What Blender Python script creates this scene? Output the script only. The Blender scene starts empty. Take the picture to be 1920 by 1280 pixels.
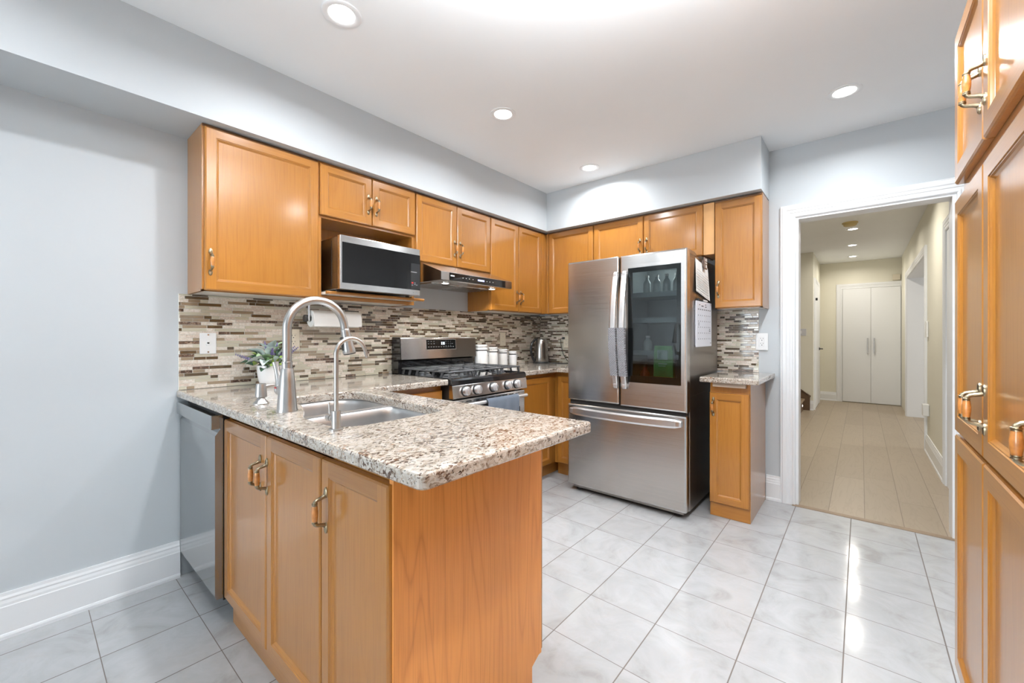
import bpy, bmesh, math, random
from math import sin, cos, pi, radians
from mathutils import Vector, Matrix
from mathutils.geometry import delaunay_2d_cdt

S = bpy.context.scene
COL = S.collection
random.seed(7)

# ------------------------------------------------------------------ camera
F_PX, YAW, V0 = 776.93, 0.7004, 630.22
cam_d = bpy.data.cameras.new('camera'); cam = bpy.data.objects.new('camera', cam_d); COL.objects.link(cam)
cam_d.sensor_width = 36.0; cam_d.lens = 36.0 * F_PX / 1920.0
cam_d.shift_y = -(640.0 - V0) / 1920.0
cam_d.clip_start = 0.02
cam.location = (2.5704, 0.0, 1.1795); cam.rotation_euler = (pi / 2, 0, YAW)
S.camera = cam

# ------------------------------------------------------------------ world, daylight, exposure
W = bpy.data.worlds.new('world'); S.world = W; W.use_nodes = True
bgn = W.node_tree.nodes['Background']; bgn.inputs['Color'].default_value = (0.83, 0.92, 1.0, 1); bgn.inputs['Strength'].default_value = 1.6
S.view_settings.view_transform = 'Standard'; S.view_settings.look = 'None'; S.view_settings.gamma = 1.0
S.view_settings.use_curve_mapping = False
S.view_settings.exposure = 0.15

def area_light(name, loc, rot, sx, sy, watts, color, shape='RECTANGLE', spread=pi):
    l = bpy.data.lights.new(name, 'AREA'); l.shape = shape; l.size = sx
    if shape in ('RECTANGLE', 'ELLIPSE'): l.size_y = sy
    l.energy = watts; l.color = color; l.spread = spread
    o = bpy.data.objects.new(name, l); o.location = loc; o.rotation_euler = rot; COL.objects.link(o)
    return o
# added daylight: one source at the unseen patio door, one in the side room
area_light('added_patio_daylight', (1.20, -4.72, 1.10), (radians(103), 0, 0), 1.8, 1.9, 105.0, (0.86, 0.935, 1.0))
area_light('added_side_room_daylight', (5.6, 7.2, 1.4), (radians(90), 0, radians(90)), 1.8, 1.6, 30.0, (0.95, 0.97, 1.0))

KITCHEN_LAMPS = [(0.92, 0.86), (0.92, 1.874), (0.92, 2.915), (2.50, 2.906), (2.50, 1.874), (2.50, 0.86), (0.92, -0.17)]  # last three are unseen, added for brightness, spaced like the visible rows
HALL_LAMPS = [(2.49, 5.2), (2.49, 6.69), (2.47, 7.875), (2.46, 8.986)]  # first one is added, hidden by the door head, to brighten the near hall
ZC = 2.517
LAMP_W, HALL_W = 10.5, 6.0
ADDED_UPLIGHT_W = 190.0

# ------------------------------------------------------------------ materials
def lin(c): c /= 255.0; return c / 12.92 if c <= 0.04045 else ((c + 0.055) / 1.055) ** 2.4
def rgb(r, g, b): return (lin(r), lin(g), lin(b), 1.0)
class NT:
    def __init__(s, name):
        s.m = bpy.data.materials.new(name); s.m.use_nodes = True; s.t = s.m.node_tree; s.n = s.t.nodes; s.b = s.n['Principled BSDF']
    def node(s, typ, **kw):
        nd = s.n.new(typ)
        for k, v in kw.items():
            if k.startswith('i_'): nd.inputs[k[2:].replace('_', ' ')].default_value = v
            else: setattr(nd, k, v)
        return nd
    def link(s, a, b): s.t.links.new(a, b)
    def math(s, op, a, b=None, c=None):
        nd = s.n.new('ShaderNodeMath'); nd.operation = op
        for i, x in enumerate((a, b, c)):
            if x is None: continue
            if isinstance(x, (int, float)): nd.inputs[i].default_value = x
            else: s.link(x, nd.inputs[i])
        return nd.outputs[0]
    def mix(s, fac, a, b, blend='MIX'):
        nd = s.n.new('ShaderNodeMix'); nd.data_type = 'RGBA'; nd.blend_type = blend
        for sock, x in ((nd.inputs[0], fac), (nd.inputs[6], a), (nd.inputs[7], b)):
            if hasattr(x, 'links'): s.link(x, sock)
            else: sock.default_value = x
        return nd.outputs[2]
    def coord(s, scale=(1, 1, 1), kind='Object', rot=(0, 0, 0), loc=(0, 0, 0)):
        tc = s.n.new('ShaderNodeTexCoord'); mp = s.n.new('ShaderNodeMapping')
        mp.inputs['Scale'].default_value = scale; mp.inputs['Rotation'].default_value = rot; mp.inputs['Location'].default_value = loc
        s.link(tc.outputs[kind], mp.inputs['Vector']); return mp.outputs[0]
    def pos(s, scale=(1, 1, 1), rot=(0, 0, 0), loc=(0, 0, 0)):
        g = s.n.new('ShaderNodeNewGeometry'); mp = s.n.new('ShaderNodeMapping')
        mp.inputs['Scale'].default_value = scale; mp.inputs['Rotation'].default_value = rot; mp.inputs['Location'].default_value = loc
        s.link(g.outputs['Position'], mp.inputs['Vector']); return mp.outputs[0]
    def noise(s, vec, scale=5, detail=2, rough=0.5, dist=0.0):
        nd = s.node('ShaderNodeTexNoise'); nd.inputs['Scale'].default_value = scale; nd.inputs['Detail'].default_value = detail
        nd.inputs['Roughness'].default_value = rough; nd.inputs['Distortion'].default_value = dist
        s.link(vec, nd.inputs['Vector']); return nd.outputs['Fac']
    def ramp(s, fac, stops, interp='LINEAR'):
        nd = s.n.new('ShaderNodeValToRGB'); nd.color_ramp.interpolation = interp
        els = nd.color_ramp.elements
        while len(els) < len(stops): els.new(0.5)
        for e, (p, c) in zip(els, stops): e.position = p; e.color = c if len(c) == 4 else (*c, 1)
        s.link(fac, nd.inputs[0]); return nd.outputs[0]
    def bump(s, h, strength=0.2, dist=0.01):
        nd = s.n.new('ShaderNodeBump'); nd.inputs['Strength'].default_value = strength; nd.inputs['Distance'].default_value = dist
        s.link(h, nd.inputs['Height']); s.link(nd.outputs[0], s.b.inputs['Normal'])
    def set(s, **kw):
        for k, v in kw.items():
            k = k.replace('_', ' ')
            if hasattr(v, 'links'): s.link(v, s.b.inputs[k])
            else: s.b.inputs[k].default_value = v
        return s.m
def plain(name, col, rough=0.5, metal=0.0, var=0.03, vscale=6.0, **kw):
    t = NT(name)
    n = t.noise(t.pos(), vscale, 3)
    c2 = tuple(min(1, x * (1 - var * 2)) for x in col[:3]) + (1,); c1 = tuple(min(1, x * (1 + var)) for x in col[:3]) + (1,)
    t.set(Base_Color=t.ramp(n, [(0.3, c2), (0.7, c1)]), Roughness=rough, Metallic=metal)
    for k, v in kw.items(): t.b.inputs[k.replace('_', ' ')].default_value = v
    return t.m
def emis(name, col, strength):
    t = NT(name); t.set(Base_Color=col, Emission_Color=col, Emission_Strength=strength, Roughness=0.4); return t.m

def oak(name, axis, base=(0.62, 0.285, 0.082), rough=0.22, lines=0.13, coat=0.9):
    t = NT(name)
    sc = [1.0, 1.0, 1.0]; sc['xyz'.index(axis)] = 0.09
    v = t.coord(tuple(sc), 'Object')
    big = t.noise(v, 4.5, 2, 0.5)
    rings = t.math('FRACT', t.math('MULTIPLY', big, 22.0))
    ringl = t.math('SUBTRACT', 1.0, t.math('MULTIPLY', t.math('ABSOLUTE', t.math('SUBTRACT', rings, 0.5)), 2.0))
    line = t.math('POWER', ringl, 5.0)
    fine_sc = [1.0, 1.0, 1.0]; fine_sc['xyz'.index(axis)] = 0.02
    fine = t.noise(t.coord(tuple(fine_sc), 'Object'), 260.0, 2, 0.6)
    tone = t.noise(v, 1.6, 1)
    c = t.ramp(tone, [(0.3, tuple(x * 0.90 for x in base)), (0.7, tuple(min(1, x * 1.10) for x in base))])
    c = t.mix(t.math('MULTIPLY', line, lines), c, (base[0] * 0.62, base[1] * 0.50, base[2] * 0.42, 1))
    pores = t.math('MULTIPLY', t.math('SUBTRACT', fine, 0.45), 1.1)
    pores = t.math('MAXIMUM', pores, 0.0)
    c = t.mix(pores, c, (base[0] * 0.55, base[1] * 0.42, base[2] * 0.34, 1))
    t.set(Base_Color=c, Roughness=0.38, Specular_IOR_Level=0.2, Coat_Weight=coat, Coat_Roughness=0.16, Coat_IOR=1.56)
    t.bump(fine, 0.05, 0.002)
    return t.m

def granite():
    t = NT('granite')
    v = t.pos((1.0, 0.62, 1.0), rot=(0, 0, radians(28)))
    warp = t.node('ShaderNodeTexNoise'); warp.inputs['Scale'].default_value = 30; t.link(v, warp.inputs['Vector'])
    vm = t.node('ShaderNodeVectorMath', operation='MULTIPLY_ADD'); vm.inputs[1].default_value = (0.03, 0.03, 0.03)
    t.link(warp.outputs['Color'], vm.inputs[0]); t.link(v, vm.inputs[2]); wv = vm.outputs[0]
    cream = t.ramp(t.noise(wv, 42, 4, 0.6), [(0.30, rgb(118, 102, 88)), (0.44, rgb(166, 152, 137)), (0.58, rgb(198, 188, 176)), (0.75, rgb(196, 193, 188))])
    vor = t.node('ShaderNodeTexVoronoi'); vor.inputs['Scale'].default_value = 175; t.link(wv, vor.inputs['Vector'])
    cellc = t.node('ShaderNodeSeparateColor'); t.link(vor.outputs['Color'], cellc.inputs[0])
    cellmix = t.ramp(cellc.outputs[0], [(0.0, rgb(104, 88, 74)), (0.22, rgb(158, 144, 129)), (0.5, rgb(202, 194, 182)), (1.0, rgb(190, 187, 182))])
    c = t.mix(0.55, cream, cellmix)
    d1 = t.noise(wv, 125, 3, 0.62)
    blotch = t.noise(wv, 20, 2)
    m = t.math('ADD', d1, t.math('MULTIPLY', t.math('SUBTRACT', blotch, 0.5), 0.38))
    dark = t.ramp(m, [(0.575, (0, 0, 0)), (0.625, (1, 1, 1))])
    c = t.mix(dark, c, rgb(84, 62, 48))
    d2 = t.noise(t.pos((1, 0.55, 1), rot=(0, 0, radians(28)), loc=(3.1, 1.7, 0.4)), 150, 3, 0.6)
    c = t.mix(t.ramp(d2, [(0.625, (0, 0, 0)), (0.665, (1, 1, 1))]), c, rgb(40, 34, 32))
    d3 = t.noise(t.pos(loc=(7, 2, 1)), 55, 2)
    c = t.mix(t.math('MULTIPLY', t.ramp(d3, [(0.66, (0, 0, 0)), (0.72, (1, 1, 1))]), 0.6), c, rgb(150, 104, 70))
    t.set(Base_Color=c, Roughness=0.09, Coat_Weight=0.3, Coat_Roughness=0.04)
    return t.m

def steel(name, col=(0.56, 0.55, 0.54, 1), rough=0.27, aniso=0.75, streak='x', rot=0.25, amount=0.10):
    t = NT(name)
    sc = {'x': (2, 60, 260), 'z': (260, 260, 2), 'n': (40, 40, 40)}[streak]
    n = t.noise(t.coord(sc), 1.0, 3, 0.6)
    lo = tuple(x * (1 - amount) for x in col[:3]) + (1,)
    t.set(Base_Color=t.ramp(n, [(0.3, lo), (0.7, col)]), Metallic=1.0, Roughness=t.math('ADD', t.math('MULTIPLY', n, 0.10), rough - 0.05))
    if aniso:
        tg = t.node('ShaderNodeTangent', direction_type='RADIAL', axis='Z'); t.link(tg.outputs[0], t.b.inputs['Tangent'])
        t.b.inputs['Anisotropic'].default_value = aniso; t.b.inputs['Anisotropic Rotation'].default_value = rot
    return t.m

def floor_tile():
    t = NT('marble_floor_tile')
    P = 0.2978
    g = t.n.new('ShaderNodeNewGeometry'); sp = t.n.new('ShaderNodeSeparateXYZ'); t.link(g.outputs['Position'], sp.inputs[0])
    u = t.math('DIVIDE', t.math('SUBTRACT', sp.outputs[0], 1.6263), P); v = t.math('DIVIDE', t.math('SUBTRACT', sp.outputs[1], 1.3807), P)
    fu = t.math('ABSOLUTE', t.math('SUBTRACT', t.math('FRACT', u), 0.5)); fv = t.math('ABSOLUTE', t.math('SUBTRACT', t.math('FRACT', v), 0.5))
    gx = t.math('GREATER_THAN', fu, 0.5 - 0.0072); gy = t.math('GREATER_THAN', fv, 0.5 - 0.0048)
    grout = t.math('MAXIMUM', gx, gy)
    ids = t.math('ADD', t.math('MULTIPLY', t.math('FLOOR', u), 12.9), t.math('MULTIPLY', t.math('FLOOR', v), 78.2))
    rnd = t.math('FRACT', t.math('MULTIPLY', t.math('SINE', ids), 437.58))
    off = t.n.new('ShaderNodeCombineXYZ'); t.link(t.math('MULTIPLY', rnd, 40.0), off.inputs[0]); t.link(t.math('MULTIPLY', rnd, 17.0), off.inputs[1])
    va = t.n.new('ShaderNodeVectorMath'); va.operation = 'ADD'; t.link(g.outputs['Position'], va.inputs[0]); t.link(off.outputs[0], va.inputs[1])
    n1 = t.noise(va.outputs[0], 5.5, 5, 0.62, 0.9)
    base = t.ramp(n1, [(0.28, rgb(163, 162, 160)), (0.43, rgb(177, 178, 178)), (0.60, rgb(185, 186, 187)), (0.8, rgb(175, 175, 173))])
    n2 = t.noise(va.outputs[0], 3.5, 4, 0.6, 1.5)
    vein = t.ramp(t.math('ABSOLUTE', t.math('SUBTRACT', n2, 0.5)), [(0.0, (1, 1, 1)), (0.022, (0, 0, 0))])
    base = t.mix(t.math('MULTIPLY', vein, 0.18), base, rgb(186, 180, 172))
    c = t.mix(grout, base, rgb(112, 104, 98))
    t.set(Base_Color=c, Roughness=t.math('ADD', 0.10, t.math('MULTIPLY', grout, 0.6)))
    h = t.math('SUBTRACT', t.math('MULTIPLY', t.noise(va.outputs[0], 22, 2), 0.10), grout)
    t.bump(h, 0.25, 0.003)
    return t.m

def plank_floor():
    t = NT('oak_plank_floor')
    g = t.n.new('ShaderNodeNewGeometry'); sp = t.n.new('ShaderNodeSeparateXYZ'); t.link(g.outputs['Position'], sp.inputs[0])
    w = 0.187
    u = t.math('DIVIDE', t.math('SUBTRACT', sp.outputs[0], 0.156), w)
    row = t.math('FLOOR', u)
    shift = t.math('FRACT', t.math('MULTIPLY', t.math('SINE', t.math('MULTIPLY', row, 12.99)), 431.7))
    v = t.math('ADD', t.math('DIVIDE', sp.outputs[1], 1.35), shift)
    fu = t.math('ABSOLUTE', t.math('SUBTRACT', t.math('FRACT', u), 0.5)); fv = t.math('ABSOLUTE', t.math('SUBTRACT', t.math('FRACT', v), 0.5))
    gap = t.math('MAXIMUM', t.math('GREATER_THAN', fu, 0.489), t.math('GREATER_THAN', fv, 0.4987))
    ids = t.math('ADD', t.math('MULTIPLY', row, 17.3), t.math('MULTIPLY', t.math('FLOOR', v), 91.7))
    rnd = t.math('FRACT', t.math('MULTIPLY', t.math('SINE', ids), 437.58))
    off = t.n.new('ShaderNodeCombineXYZ'); t.link(t.math('MULTIPLY', rnd, 30.0), off.inputs[0]); t.link(t.math('MULTIPLY', rnd, 11.0), off.inputs[1])
    va = t.n.new('ShaderNodeVectorMath'); va.operation = 'ADD'; t.link(g.outputs['Position'], va.inputs[0]); t.link(off.outputs[0], va.inputs[1])
    mp = t.n.new('ShaderNodeMapping'); mp.inputs['Scale'].default_value = (1, 0.13, 1); t.link(va.outputs[0], mp.inputs[0])
    big = t.noise(mp.outputs[0], 9, 3, 0.55, 0.4)
    rings = t.math('FRACT', t.math('MULTIPLY', big, 9.0)); line = t.math('POWER', t.math('SUBTRACT', 1.0, t.math('MULTIPLY', t.math('ABSOLUTE', t.math('SUBTRACT', rings, 0.5)), 2.0)), 4.0)
    c = t.ramp(rnd, [(0.0, rgb(163, 147, 126)), (0.5, rgb(168, 152, 131)), (1.0, rgb(173, 157, 136))])
    c = t.mix(t.math('MULTIPLY', line, 0.16), c, rgb(120, 100, 80))
    c = t.mix(t.math('MULTIPLY', gap, 0.6), c, rgb(96, 78, 60))
    t.set(Base_Color=c, Roughness=0.38)
    return t.m

def orange_peel(name, col, rough=0.6):
    t = NT(name); n = t.noise(t.pos(), 180, 2)
    t.set(Base_Color=t.ramp(t.noise(t.pos(), 1.5, 2), [(0.3, tuple(x * 0.97 for x in col[:3])), (0.7, col)]), Roughness=rough)
    t.bump(n, 0.04, 0.001); return t.m

def marble_chip(name, c1, c2, c3, scale, rough=0.25):
    t = NT(name); n = t.noise(t.pos(), scale, 4, 0.65, 1.2)
    t.set(Base_Color=t.ramp(n, [(0.35, c1), (0.52, c2), (0.66, c3)]), Roughness=rough); return t.m

M = {}
OAK = (0.385, 0.158, 0.025)
M['oak_z'] = oak('oak_vertical_grain', 'z', OAK); M['oak_x'] = oak('oak_grain_along_wall', 'x', OAK); M['oak_y'] = oak('oak_grain_along_side_wall', 'y', OAK)
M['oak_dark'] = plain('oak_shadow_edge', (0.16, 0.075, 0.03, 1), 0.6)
M['melamine'] = plain('white_melamine', rgb(222, 216, 206), 0.35, var=0.02)
M['raw_board'] = plain('bare_particle_board', rgb(170, 152, 134), 0.8)
M['granite'] = granite()
M['steel'] = steel('brushed_stainless', (0.67, 0.655, 0.64, 1), 0.24, 0.8, 'x', 0.25)
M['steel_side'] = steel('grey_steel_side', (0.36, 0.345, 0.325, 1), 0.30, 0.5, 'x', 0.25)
M['steel_grey'] = steel('smooth_grey_steel', (0.42, 0.43, 0.43, 1), 0.13, 0, 'x', 0.0, 0.03)
M['steel_sink'] = steel('satin_sink_steel', (0.66, 0.66, 0.66, 1), 0.36, 0, 'n', 0.0, 0.04)
M['nickel'] = steel('brushed_nickel', (0.53, 0.515, 0.50, 1), 0.32, 0, 'n', 0.0, 0.04)
M['handle_steel'] = steel('bright_handle_steel', (0.86, 0.86, 0.87, 1), 0.34, 0, 'n', 0, 0.02)
M['kettle_steel'] = steel('kettle_steel', (0.40, 0.385, 0.36, 1), 0.24, 0, 'n', 0, 0.04)
M['chrome'] = plain('polished_chrome', (0.82, 0.82, 0.83, 1), 0.06, 1.0, var=0.01)
M['brass'] = plain('antique_brass', (0.36, 0.30, 0.20, 1), 0.28, 1.0, var=0.12, vscale=60)
M['pull_wood'] = plain('lacquered_pull_wood', (0.58, 0.23, 0.055, 1), 0.18, var=0.15, vscale=70, Coat_Weight=0.6)
M['black_gloss'] = plain('black_enamel', (0.010, 0.010, 0.011, 1), 0.09, var=0.02, Coat_Weight=0.5)
M['black_matte'] = plain('black_plastic', (0.018, 0.018, 0.018, 1), 0.45)
M['cast_iron'] = plain('cast_iron', (0.085, 0.087, 0.092, 1), 0.40, 0.2, var=0.15, vscale=90)
M['black_glass'] = plain('black_glass', (0.008, 0.008, 0.008, 1), 0.03, var=0.01, Specular_IOR_Level=0.3)
M['white_paint'] = orange_peel('white_trim_paint', rgb(238, 239, 240), 0.32)
M['ceiling'] = orange_peel('ceiling_white', rgb(243, 245, 246), 0.8)
M['wall_grey'] = orange_peel('grey_wall_paint', rgb(198, 203, 206), 0.5)
M['wall_cream'] = orange_peel('cream_wall_paint', rgb(232, 228, 212), 0.55)
M['floor_tile'] = floor_tile(); M['planks'] = plank_floor()
M['plastic_white'] = plain('white_plastic', rgb(236, 236, 235), 0.3, var=0.01)
M['plastic_almond'] = plain('almond_plastic', rgb(222, 212, 192), 0.35, var=0.01)
M['ceramic'] = plain('white_ceramic', rgb(240, 240, 240), 0.14, var=0.01, Coat_Weight=0.5)
M['paper'] = plain('paper_towel', rgb(238, 237, 234), 0.9, var=0.02)
M['dark'] = plain('dark_gap', (0.012, 0.011, 0.010, 1), 0.8)
M['grout'] = plain('pale_grout', rgb(236, 232, 224), 0.8)
M['t_cream'] = marble_chip('cream_stone_tile', rgb(204, 190, 172), rgb(224, 214, 201), rgb(238, 232, 222), 60)
M['t_pink'] = marble_chip('pinkish_stone_tile', rgb(186, 166, 150), rgb(212, 196, 182), rgb(228, 218, 206), 110)
M['t_sage'] = plain('sage_glass_tile', rgb(196, 190, 170), 0.10, var=0.02, Coat_Weight=0.6)
M['t_taupe'] = plain('taupe_glass_tile', rgb(148, 131, 110), 0.10, var=0.03, Coat_Weight=0.6)
M['t_brown'] = plain('brown_glass_tile', rgb(84, 69, 50), 0.08, var=0.05, Coat_Weight=0.6)
M['t_emp'] = marble_chip('dark_marble_tile', rgb(52, 38, 30), rgb(92, 70, 56), rgb(176, 156, 138), 75)
M['lens'] = emis('lamp_lens', (1.0, 0.98, 0.94, 1), 14.0)
M['lens_hood'] = emis('hood_lamp_lens', (1.0, 1.0, 0.94, 1), 10.0)
M['display_blue'] = emis('blue_display', (0.50, 0.55, 1.0, 1), 1.3)
M['stair_dot'] = emis('stair_light_dot', (1, 0.98, 0.92, 1), 3.0)
M['logo_grey'] = plain('pale_print', rgb(225, 225, 225), 0.4, var=0.0)
M['print_grey'] = plain('grey_print', rgb(120, 122, 126), 0.5, var=0.0)
M['print_dark'] = plain('dark_print', rgb(52, 54, 60), 0.5, var=0.0)
M['red_print'] = plain('red_print', rgb(190, 40, 40), 0.4, var=0.0)
M['quilt'] = None
M['smoke_cream'] = plain('yellowed_plastic', rgb(206, 184, 128), 0.5, var=0.03)
M['stair_wood'] = plain('stair_wood', rgb(150, 128, 104), 0.42, var=0.10, vscale=14)
M['stair_dark'] = plain('stair_dark_wood', rgb(108, 84, 62), 0.45, var=0.1, vscale=14)

def glass_dark():
    t = NT('tinted_door_glass')
    for x in list(t.n):
        if x.type == 'BSDF_PRINCIPLED': t.n.remove(x)
    out = [x for x in t.n if x.type == 'OUTPUT_MATERIAL'][0]
    tr = t.node('ShaderNodeBsdfTransparent'); tr.inputs[0].default_value = (0.66, 0.68, 0.68, 1)
    gl = t.node('ShaderNodeBsdfGlossy'); gl.inputs['Roughness'].default_value = 0.02; gl.inputs[0].default_value = (0.9, 0.92, 0.92, 1)
    fr = t.node('ShaderNodeFresnel'); fr.inputs[0].default_value = 1.55
    mx = t.node('ShaderNodeMixShader'); t.link(fr.outputs[0], mx.inputs[0]); t.link(tr.outputs[0], mx.inputs[1]); t.link(gl.outputs[0], mx.inputs[2])
    t.link(mx.outputs[0], out.inputs[0]); return t.m
M['door_glass'] = glass_dark()
def window_glass():
    t = NT('clear_window_glass')
    for x in list(t.n):
        if x.type == 'BSDF_PRINCIPLED': t.n.remove(x)
    out = [x for x in t.n if x.type == 'OUTPUT_MATERIAL'][0]
    tr = t.node('ShaderNodeBsdfTransparent'); gl = t.node('ShaderNodeBsdfGlossy'); gl.inputs['Roughness'].default_value = 0.01
    fr = t.node('ShaderNodeFresnel'); fr.inputs[0].default_value = 1.45
    mx = t.node('ShaderNodeMixShader'); t.link(fr.outputs[0], mx.inputs[0]); t.link(tr.outputs[0], mx.inputs[1]); t.link(gl.outputs[0], mx.inputs[2])
    t.link(mx.outputs[0], out.inputs[0]); return t.m
M['window_glass'] = window_glass()
def cloth(name, c1, c2, scale, bump=0.5, checker=None):
    t = NT(name); n = t.noise(t.pos(), scale, 3, 0.7)
    t.set(Base_Color=t.ramp(n, [(0.35, c1), (0.65, c2)]), Roughness=0.95, Sheen_Weight=0.3); t.bump(n, bump, 0.004); return t.m
M['towel'] = cloth('blue_grey_terry', rgb(58, 69, 84), rgb(104, 117, 133), 330, 0.9)
def quilt():
    t = NT('grey_quilted_cloth')
    v = t.pos((1, 1, 1)); sp = t.n.new('ShaderNodeSeparateXYZ'); t.link(v, sp.inputs[0])
    a = t.math('SINE', t.math('MULTIPLY', t.math('ADD', sp.outputs[0], sp.outputs[2]), 190.0)); b = t.math('SINE', t.math('MULTIPLY', t.math('SUBTRACT', sp.outputs[0], sp.outputs[2]), 190.0))
    h = t.math('MULTIPLY', t.math('ABSOLUTE', a), t.math('ABSOLUTE', b))
    n = t.noise(t.pos(), 300, 2)
    t.set(Base_Color=t.mix(n, rgb(138, 138, 142), rgb(168, 168, 172)), Roughness=0.95); t.bump(h, 0.9, 0.006); return t.m
M['quilt'] = quilt()
M['leaf_silver'] = plain('silvery_leaf', rgb(206, 217, 213), 0.7, var=0.12, vscale=40)
M['leaf_green'] = plain('green_leaf', rgb(98, 132, 84), 0.6, var=0.2, vscale=50)
M['leaf_lime'] = plain('lime_leaf', rgb(150, 176, 84), 0.6, var=0.15, vscale=50)
M['leaf_dark'] = plain('dark_green_leaf', rgb(66, 96, 72), 0.6, var=0.2, vscale=50)
M['lavender'] = plain('lavender_flower', rgb(126, 112, 160), 0.8, var=0.15, vscale=120)
M['bag_green'] = plain('green_packet', rgb(96, 176, 92), 0.4, var=0.1, vscale=20)
M['bag_yellow'] = plain('yellow_packet_foot', rgb(200, 190, 60), 0.4, var=0.1, vscale=20)
M['fridge_inside'] = plain('fridge_interior', rgb(150, 156, 158), 0.5)
M['bottle_milky'] = plain('milky_bottle', rgb(190, 200, 202), 0.3, var=0.06, vscale=20)
M['bottle_red'] = plain('dark_red_jar', rgb(120, 30, 34), 0.25, var=0.1)
M['plastic_clear'] = plain('pale_shelf_plastic', rgb(150, 164, 168), 0.2)
M['sky_panel'] = plain('pale_garden', rgb(180, 200, 190), 0.8)

# ------------------------------------------------------------------ geometry helpers
def frame(o, u, n):
    u = Vector(u); n = Vector(n); z = Vector((0, 0, 1)); o = Vector(o)
    return Matrix(((u.x, n.x, z.x, o.x), (u.y, n.y, z.y, o.y), (u.z, n.z, z.z, o.z), (0, 0, 0, 1)))
I4 = Matrix.Identity(4)
class MB:
    def __init__(s, T=None): s.v = []; s.f = []; s.T = T or I4
    def add(s, vs, fs, mi=0, smooth=False, T=None):
        T = T or s.T; b = len(s.v)
        s.v += [T @ Vector(p) for p in vs]
        s.f += [(tuple(b + i for i in f), mi, smooth) for f in fs]
        return s
    def box(s, x0, x1, y0, y1, z0, z1, mi=0, bev=0.0, seg=2, T=None):
        bm = bmesh.new(); bmesh.ops.create_cube(bm, size=1.0)
        for v in bm.verts: v.co = Vector(((x0 + x1) / 2 + v.co.x * (x1 - x0), (y0 + y1) / 2 + v.co.y * (y1 - y0), (z0 + z1) / 2 + v.co.z * (z1 - z0)))
        if bev > 0:
            bev = min(bev, 0.49 * min(abs(x1 - x0), abs(y1 - y0), abs(z1 - z0)))
            bmesh.ops.bevel(bm, geom=bm.edges[:], offset=bev, segments=seg, profile=0.5, affect='EDGES')
        s.bm(bm, mi, False, T); return s
    def bm(s, bm, mi=0, smooth=False, T=None):
        bm.verts.index_update()
        s.add([v.co.copy() for v in bm.verts], [[v.index for v in f.verts] for f in bm.faces], mi, smooth, T); bm.free(); return s
    def lathe(s, prof, c=(0, 0, 0), axis='Z', seg=28, mi=0, T=None, smooth=True, caps=True):
        vs = []; fs = []; n = len(prof)
        for r, h in prof:
            for k in range(seg):
                a = 2 * pi * k / seg; x, y = r * cos(a), r * sin(a)
                p = {'Z': (x, y, h), 'X': (h, x, y), 'Y': (y, h, x)}[axis]
                vs.append((p[0] + c[0], p[1] + c[1], p[2] + c[2]))
        for i in range(n - 1):
            for k in range(seg):
                fs.append((i * seg + k, i * seg + (k + 1) % seg, (i + 1) * seg + (k + 1) % seg, (i + 1) * seg + k))
        s.add(vs, fs, mi, smooth, T)
        if caps:
            for i, fl in ((0, True), (n - 1, False)):
                if prof[i][0] > 1e-6:
                    idx = [i * seg + k for k in range(seg)]
                    s.add([vs[j] for j in idx], [tuple(reversed(range(seg))) if fl else tuple(range(seg))], mi, False, T)
        return s
    def tube(s, pts, rad, seg=14, mi=0, T=None, smooth=True, flat=None):
        pts = [Vector(p) for p in pts]; n = len(pts)
        if isinstance(rad, (int, float)): rad = [rad] * n
        vs = []; fs = []; up = None
        for i, p in enumerate(pts):
            d = (pts[min(i + 1, n - 1)] - pts[max(i - 1, 0)]).normalized()
            if up is None:
                up = Vector((0, 0, 1)) if abs(d.z) < 0.9 else Vector((1, 0, 0))
            side = d.cross(up).normalized(); up = side.cross(d).normalized()
            for k in range(seg):
                a = 2 * pi * k / seg
                vs.append(p + side * cos(a) * rad[i] * (flat or 1.0) + up * sin(a) * rad[i])
        for i in range(n - 1):
            for k in range(seg): fs.append((i * seg + k, i * seg + (k + 1) % seg, (i + 1) * seg + (k + 1) % seg, (i + 1) * seg + k))
        s.add(vs, fs, mi, smooth, T)
        for i, fl in ((0, True), (n - 1, False)):
            s.add([vs[i * seg + k] for k in range(seg)], [tuple(reversed(range(seg))) if fl else tuple(range(seg))], mi, False, T)
        return s
    def prism(s, poly, axis, a0, a1, mi=0, T=None, smooth=False):
        """poly: 2D points; axis X: (y,z), Y: (x,z), Z: (x,y)"""
        def P(p, a): return {'X': (a, p[0], p[1]), 'Y': (p[0], a, p[1]), 'Z': (p[0], p[1], a)}[axis]
        n = len(poly); vs = [P(p, a0) for p in poly] + [P(p, a1) for p in poly]
        s.add(vs, [(i, (i + 1) % n, n + (i + 1) % n, n + i) for i in range(n)], mi, smooth, T)
        s.add(vs[:n], [tuple(reversed(range(n)))], mi, False, T); s.add(vs[n:], [tuple(range(n))], mi, False, T); return s
    def loft(s, loops, mi=0, T=None, smooth=False, cap0=False, cap1=False):
        n = len(loops[0]); vs = [p for l in loops for p in l]; fs = []
        for i in range(len(loops) - 1):
            for k in range(n): fs.append((i * n + k, i * n + (k + 1) % n, (i + 1) * n + (k + 1) % n, (i + 1) * n + k))
        s.add(vs, fs, mi, smooth, T)
        if cap0: s.add(loops[0], [tuple(reversed(range(n)))], mi, False, T)
        if cap1: s.add(loops[-1], [tuple(range(n))], mi, False, T)
        return s
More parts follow.
